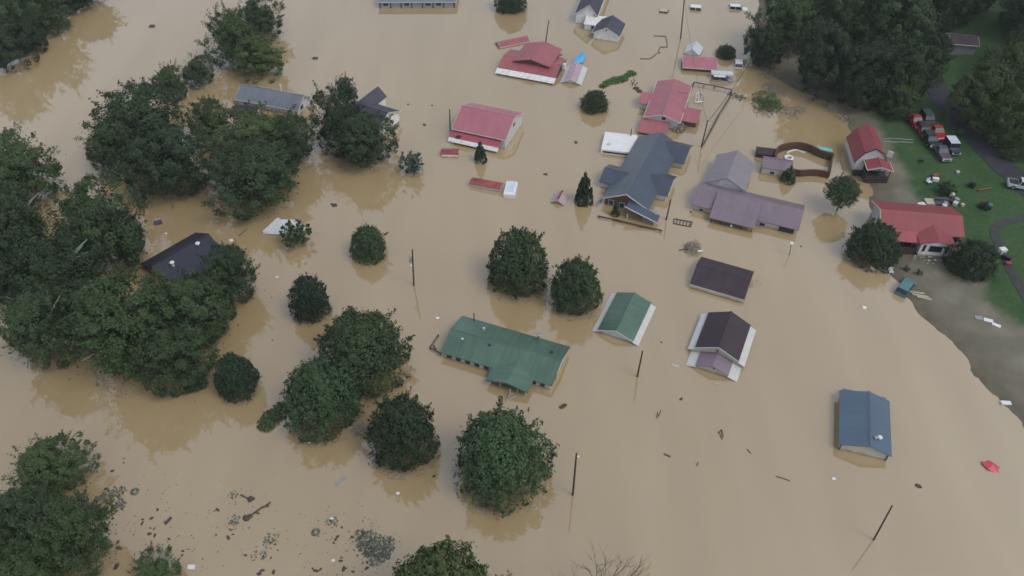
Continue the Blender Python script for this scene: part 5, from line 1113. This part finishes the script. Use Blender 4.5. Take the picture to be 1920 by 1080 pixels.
# ------------------------------------------------------------------ vehicles
def vehicle(name, label, cat, px, rz, paint, kind='pickup', roofp=None, land=True, z=0, ln=5.4, group=None):
    p = GT(*px) if land else G(*px); o = thing(name, label, cat, (p.x, p.y, p.z+z), rz, group); W_ = .95; L_ = ln/2
    def prism(prof, w0, w1, nm, m, par=o):
        f = MB(); n_ = len(prof)
        for sg, wv in ((-1, w0), (1, w1)):
            pts = [(x, sg*abs(wv)*k_, zz) for x, zz, k_ in prof]; f.poly(pts if sg < 0 else pts[::-1])
        for k in range(n_):
            a, b__ = prof[k], prof[(k+1) % n_]
            f.quad((a[0], -w0*a[2], a[1]), (a[0], w1*a[2], a[1]), (b__[0], w1*b__[2], b__[1]), (b__[0], -w0*b__[2], b__[1]))
        ob = f.build(nm, M[m], par); bv = ob.modifiers.new('b', 'BEVEL'); bv.width = .05; bv.segments = 2; return ob
    if kind == 'pickup':
        prism([(-L_, .45, .95), (L_, .45, .95), (L_, .85, .93), (L_-.15, 1.0, .93), (.75, 1.08, 1), (-L_, 1.08, 1)], W_, W_, 'body', paint)
        cabin = [(-.85, 1.08, .95), (.85, 1.08, .95), (.25, 1.72, .8), (-.75, 1.72, .8)]
        f = MB(); f.box(-L_+.12, -.95, -W_+.14, W_-.14, 1.085, 1.10); f.build('cargo_bed', M['dark'], o)
    elif kind == 'suv':
        prism([(-L_, .45, .95), (L_, .45, .95), (L_, .85, .93), (L_-.15, 1.0, .93), (.95, 1.08, 1), (-L_, 1.08, 1)], W_, W_, 'body', paint)
        cabin = [(-L_+.08, 1.08, .96), (1.05, 1.08, .96), (.45, 1.75, .82), (-L_+.3, 1.75, .82)]
    else:
        prism([(-L_, .45, .95), (L_, .45, .95), (L_, .95, .93), (.9, 1.15, 1), (-L_, 1.15, 1)], W_, W_, 'body', paint)
        cabin = [(-L_+.05, 1.15, .97), (.8, 1.15, .97), (.65, 1.95, .92), (-L_+.1, 1.95, .92)]
    g = prism(cabin, W_, W_, 'cabin_glass', 'glass')
    x0, x1, zt = cabin[3][0]+.04, cabin[2][0]-.02, cabin[2][1]; w_ = W_*cabin[2][2]
    f = MB(); f.box(x0, x1, -w_, w_, zt-.01, zt+.07); r_ = f.build('roof_panel', M[roofp or paint], o); bv = r_.modifiers.new('b', 'BEVEL'); bv.width = .04
    for sg in (-1, 1):
        for (xa, za, xb, zb) in ((cabin[1][0], cabin[1][1], cabin[2][0], zt), (cabin[0][0], cabin[0][1], cabin[3][0], zt), ((cabin[0][0]+cabin[1][0])/2, cabin[0][1], (cabin[2][0]+cabin[3][0])/2, zt)):
            f = MB(); f.tube((xa, sg*W_*.97, za), (xb, sg*(w_+.01), zb), .045, n=5); f.build('pillar', M[paint], o)
    for x in (-L_+.95, L_-.95):
        for sg in (-1, 1):
            f = MB(); f.tube((x, sg*.78, .38), (x, sg*.98, .38), .38, n=14); wq = f.build('wheel', M['tyre'], o)
            f = MB(); f.tube((x, sg*.975, .38), (x, sg*.995, .38), .2, n=10); f.build('rim', M['metal'], wq)
    for sg in (-1, 1):
        f = MB(); f.box(L_-.02, L_+.03, sg*.7-.17, sg*.7+.17, .68, .84); f.build('headlight', M['whiteplastic'], o)
    f = MB(); f.box(L_-.01, L_+.06, -.85, .85, .42, .6); f.build('bumper', M['metal'], o)
    return o
a, b__ = GT(1716, 225), GT(1764, 296); dr = math.atan2(b__.y-a.y, b__.x-a.x)
grp = 'vehicles parked in two rows on the lawn'
vehicle('pickup_truck', 'bright red pickup truck at the head of the left row on the lawn', 'truck', (1715, 233), dr, 'carred', roofp='carred', group=grp, ln=4.6)
vehicle('parked_car', 'red car with pale windscreen second in the left row on the lawn', 'car', (1729, 251), dr, 'carred', 'suv', 'cardark', group=grp, ln=4.3)
vehicle('parked_car', 'black car in the left row on the lawn, before the mauve grey one', 'car', (1742, 268), dr, 'cardark', 'suv', group=grp, ln=4.6)
vehicle('pickup_truck', 'mauve grey pickup truck nearest the viewer in the left row on the lawn', 'truck', (1763, 291), dr, 'cargrey', group=grp)
vehicle('parked_car', 'dark teal car at the head of the right row on the lawn', 'car', (1737, 228), dr, 'carteal', 'suv', group=grp, ln=4.4)
vehicle('pickup_truck', 'red pickup truck in the middle of the right row on the lawn', 'truck', (1755, 253), dr, 'carred', group=grp)
vehicle('off_road_car', 'boxy dark off road car with a pale grey hard top on the lawn', 'car', (1783, 282), dr, 'carnavy', 'jeep', 'paleblue', group=grp, ln=4.2)
vehicle('pickup_truck', 'white pickup truck beside the road at the right edge', 'truck', (1916, 353), math.atan2(-.45, 1)+.1, 'carwhite', 'pickup', ln=5.2)
vehicle('drowned_car', 'teal car with pale windows stranded at the muddy waterline', 'car', (1697, 541), R(48), 'teal', 'suv', z=-.5, ln=4.6)
vehicle('drowned_truck', 'white topped truck nearly drowned right of the dark hedge ball', 'truck', (1384, 120), R(80), 'whiteplastic', 'suv', land=False, z=-.9, ln=4.0)
vehicle('drowned_van', 'white drowned van at the top edge right of the tall pole', 'van', (1309, 17), R(-12), 'whiteplastic', 'jeep', land=False, z=-1.3, ln=4.2)
vehicle('drowned_car', 'pale drowned car at the top edge nearest the right wood', 'car', (1384, 16), R(-8), 'whiteplastic', 'suv', land=False, z=-1.0, ln=4.8)
vehicle('drowned_car', 'roof of a tan drowned car left of the tall pole at the top', 'car', (1248, 22), R(-14), 'plank', 'suv', land=False, z=-1.45, ln=3.6)
vehicle('drowned_truck', 'grey and white drowned truck behind the yard fence', 'truck', (1355, 150), R(-8), 'greywall', 'suv', 'whiteplastic', land=False, z=-.7, ln=4.8)
slab('trailer_roof', 'white metal trailer roof beside the drowned grey truck', 'trailer', (1352, 147), (4.6, 1.6, .3), -6, 'whiteroof', 1.1)

# swing set frame by the winged red house
sticks('play_frame', 'grey metal play frame in the water right of the winged red house', 'play frame', [[(1303, 195, 0), (1306, 176, 1.2), (1312, 172, 1.4), (1319, 182, 1.2), (1318, 193, 0)], [(1309, 194, 0), (1310, 174, 1.3)], [(1314, 194, 0), (1314, 174, 1.4)], [(1303, 192, .5), (1318, 190, .5)]], 'metal', .1)

# ------------------------------------------------------------------ lawn clutter
def prop(name, label, cat, px, parts, rz=0):
    p = GT(*px); o = thing(name, label, cat, p, R(rz))
    for nm, m, (x0, x1, y0, y1, z0, z1) in parts:
        f = MB(); f.box(x0, x1, y0, y1, z0, z1); ob = f.build(nm, M[m], o); bv = ob.modifiers.new('b', 'BEVEL'); bv.width = .03
    return o
prop('box', 'bright white cooler on the lawn above the red house', 'cooler', (1753, 339), [('body', 'whiteplastic', (-.5, .5, -.35, .35, 0, .5)), ('lid', 'whiteplastic', (-.53, .53, -.38, .38, .505, .6))], -10)
prop('chair', 'folding chair with pale cloth left of the white cooler', 'chair', (1741, 344), [('seat', 'paleblue', (-.4, .4, -.35, .35, .4, .46)), ('backrest', 'paleblue', (-.4, .4, .35, .42, .46, 1.0)), ('leg', 'metal', (-.4, -.34, -.35, -.29, 0, .4)), ('leg', 'metal', (.34, .4, -.35, -.29, 0, .4)), ('leg', 'metal', (-.4, -.34, .29, .35, 0, .4)), ('leg', 'metal', (.34, .4, .29, .35, 0, .4))], 20)
prop('crate', 'dark red crate behind the white cooler', 'crate', (1752, 333), [('body', 'darkwood', (-.5, .5, -.4, .4, 0, .6)), ('lid', 'rust', (-.52, .52, -.42, .42, .605, .66))], 30)
prop('mattress', 'beige mattress lying behind the red house roof', 'mattress', (1746, 380), [('pad', 'plank', (-1.1, 1.1, -.8, .8, 0, .35))], -4)
prop('sofa', 'violet grey sofa lying behind the red house roof', 'sofa', (1764, 383), [('seat', 'cargrey', (-1.2, 1.2, -.6, .6, 0, .5)), ('backrest', 'cargrey', (-1.2, 1.2, .3, .6, .505, 1.0)), ('cushion', 'greywall', (.3, .9, -.5, .2, .505, .65))], -10)
prop('bag', 'white rubbish bag behind the left part of the red house roof', 'bag', (1726, 386), [('sack', 'whiteplastic', (-.6, .6, -.4, .4, 0, .5)), ('knot', 'whiteplastic', (-.1, .1, -.1, .1, .5, .65))], 15)
prop('bag', 'small white bag between the sofa and the junk pile', 'bag', (1770, 388), [('sack', 'whiteplastic', (-.35, .35, -.3, .3, 0, .5)), ('knot', 'whiteplastic', (-.08, .08, -.08, .08, .5, .62))], 0)
for k, (x, y, m, lab) in enumerate([(1783, 379, 'darkwood', 'dark box at the left of the junk pile behind the red house'), (1787, 373, 'brick', 'reddish box on the far side of the junk pile behind the red house'), (1790, 384, 'fascia', 'pale box at the near side of the junk pile behind the red house'), (1784, 368, 'whiteplastic', 'small white tub beyond the junk pile behind the red house'), (1793, 377, 'greywall', 'grey box at the right of the junk pile behind the red house')]):
    prop('box', lab, 'box', (x, y), [('body', m, (-.4, .4, -.35, .35, 0, .5)), ('lid', m, (-.42, .42, -.37, .37, .505, .56))], k*23)
prop('mower', 'dark lawn tractor with green bonnet on the lawn', 'lawn tractor', (1846, 389), [('body', 'dark', (-.9, .3, -.4, .4, .3, .8)), ('bonnet', 'teal', (.3, 1.0, -.35, .35, .3, .85)), ('seat', 'dark', (-.6, -.2, -.25, .25, .8, 1.1)), ('wheel', 'tyre', (-.85, -.25, -.6, -.42, 0, .6)), ('wheel', 'tyre', (-.85, -.25, .42, .6, 0, .6)), ('wheel', 'tyre', (.5, .9, -.55, -.37, 0, .4)), ('wheel', 'tyre', (.5, .9, .37, .55, 0, .4))], -20)
prop('bucket', 'pale yellow bucket on the lawn right of the junk pile', 'bucket', (1804, 386), [('tub', 'plank', (-.25, .25, -.25, .25, 0, .4)), ('rim', 'plank', (-.28, .28, -.28, .28, .4, .44))])
prop('bucket', 'pale green bucket on the open lawn below the parked vehicles', 'bucket', (1795, 325), [('tub', 'pale_pink', (-.25, .25, -.25, .25, 0, .4)), ('rim', 'fascia', (-.28, .28, -.28, .28, .4, .44))])
prop('bench', 'low orange plastic barrier lying on the lawn', 'barrier', (1846, 357), [('rail', 'orange', (-1.3, 1.3, -.06, .06, .3, .42)), ('foot', 'orange', (-1.2, -1.1, -.2, .2, 0, .3)), ('foot', 'orange', (1.1, 1.2, -.2, .2, 0, .3))], 12)
prop('sign_board', 'white board leaning against the right side of the barn', 'board', (1667, 295), [('panel', 'whiteplastic', (-.5, .5, -.08, .08, 0, 1.3)), ('batten', 'fascia', (-.5, .5, .085, .15, .1, .2))], -30)
prop('bin', 'white lidded bin beside the driveway right of the dark round tree', 'bin', (1877, 475), [('tub', 'whiteplastic', (-.5, .5, -.4, .4, 0, .9)), ('lid', 'whiteplastic', (-.55, .55, -.45, .45, .905, 1.0))], 10)
prop('cart', 'dark garden cart beside the white bin on the driveway', 'cart', (1885, 486), [('tray', 'cardark', (-.7, .7, -.4, .4, .3, .8)), ('wheel', 'tyre', (-.5, -.1, -.5, -.42, 0, .4)), ('wheel', 'tyre', (-.5, -.1, .42, .5, 0, .4))], -50)
prop('crate', 'dull red crate below the garden cart on the driveway', 'crate', (1889, 497), [('body', 'rust', (-.4, .4, -.3, .3, 0, .5)), ('lid', 'rust', (-.42, .42, -.32, .32, .505, .56))], -30)
prop('wheelbarrow', 'dark wheelbarrow on the trampled grass below the vehicles', 'wheelbarrow', (1728, 303), [('tray', 'dark', (-.5, .5, -.3, .3, .3, .6)), ('wheel', 'tyre', (.5, .8, -.06, .06, 0, .35)), ('handle', 'darkwood', (-1.1, -.5, -.28, -.22, .4, .46)), ('handle', 'darkwood', (-1.1, -.5, .22, .28, .4, .46))], 60)
for k, (x, y) in enumerate([(1718, 549), (1727, 555), (1736, 560)]):
    lab = ['uppermost of three raw planks on the mud by the teal car', 'middle one of three raw planks on the mud by the teal car', 'lowest of three raw planks on the mud by the teal car'][k]
    slab('plank', lab, 'plank', (x, y), (2.6, .3, .1), -12-3*k, 'plank', .02, land=True)
slab('white_sheet', 'left one of two white boards lying on the mud at the right edge', 'board', (1853, 601), (1.3, .7, .08), -22, 'whiteplastic', .02, land=True)
slab('white_sheet', 'right one of two white boards lying on the mud at the right edge', 'board', (1868, 610), (1.2, .6, .08), -35, 'whiteplastic', .02, land=True)
slab('grey_sheet', 'grey sheet on the mud left of the two white boards', 'board', (1835, 596), (1.1, .8, .05), -10, 'metal', .02, land=True)
slab('flood_board', 'white scrap with dark end at the waterline on the right edge', 'board', (1885, 757), (1.3, .6, .25), -5, 'whiteplastic', .05)
for k, (x, y, m, lab) in enumerate([(1669, 512, 'fascia', 'pale yard chair at the waterline under the round tree'), (1700, 507, 'dark', 'dark yard chair on the mud nearest the teal car'), (1724, 514, 'darkwood', 'brown yard stool on the mud right of the dark chair'), (1636, 508, 'plank', 'tan yard stool at the foot of the waterline tree')]):
    prop('chair', lab, 'chair', (x, y), [('seat', m, (-.35, .35, -.35, .35, .38, .46)), ('backrest', m, (-.35, .35, .3, .38, .465, .95)), ('leg', m, (-.33, -.25, -.33, -.25, 0, .38)), ('leg', m, (.25, .33, -.33, -.25, 0, .38)), ('leg', m, (-.33, -.25, .25, .33, 0, .38)), ('leg', m, (.25, .33, .25, .33, 0, .38))], k*40)
# ramp of two pale rails from the barn to the vehicles
for k, (ya, yb) in enumerate(((260, 263), (266, 268))):
    a, b__ = GT(1657, ya), GT(1712, yb); f = MB(); pts = [a.lerp(b__, t/8) for t in range(9)]; pts = [Vector((p.x, p.y, ht(p.x, p.y)+.08)) for p in pts]; f.path(pts, .09)
    tag(f.build('pipe', M['greywall']), ['farther of two pale pipes lying on the grass from the barn', 'nearer of two pale pipes lying on the grass from the barn'][k], 'pipe')

# ------------------------------------------------------------------ thin haze volume added to lift the dark tones
hb_ = MB(); hb_.box(-420, 420, -60, 620, -4, 150)
hm = bpy.data.materials.new('haze_air'); hm.use_nodes = True; n = hm.node_tree.nodes; n.clear()
pv = n.new('ShaderNodeVolumePrincipled'); pv.inputs['Color'].default_value = (.82, .87, .92, 1); pv.inputs['Density'].default_value = .00016; pv.inputs['Anisotropy'].default_value = .2
mo = n.new('ShaderNodeOutputMaterial'); hm.node_tree.links.new(pv.outputs[0], mo.inputs['Volume'])
hz = hb_.build('haze', hm); hz['kind'] = 'stuff'
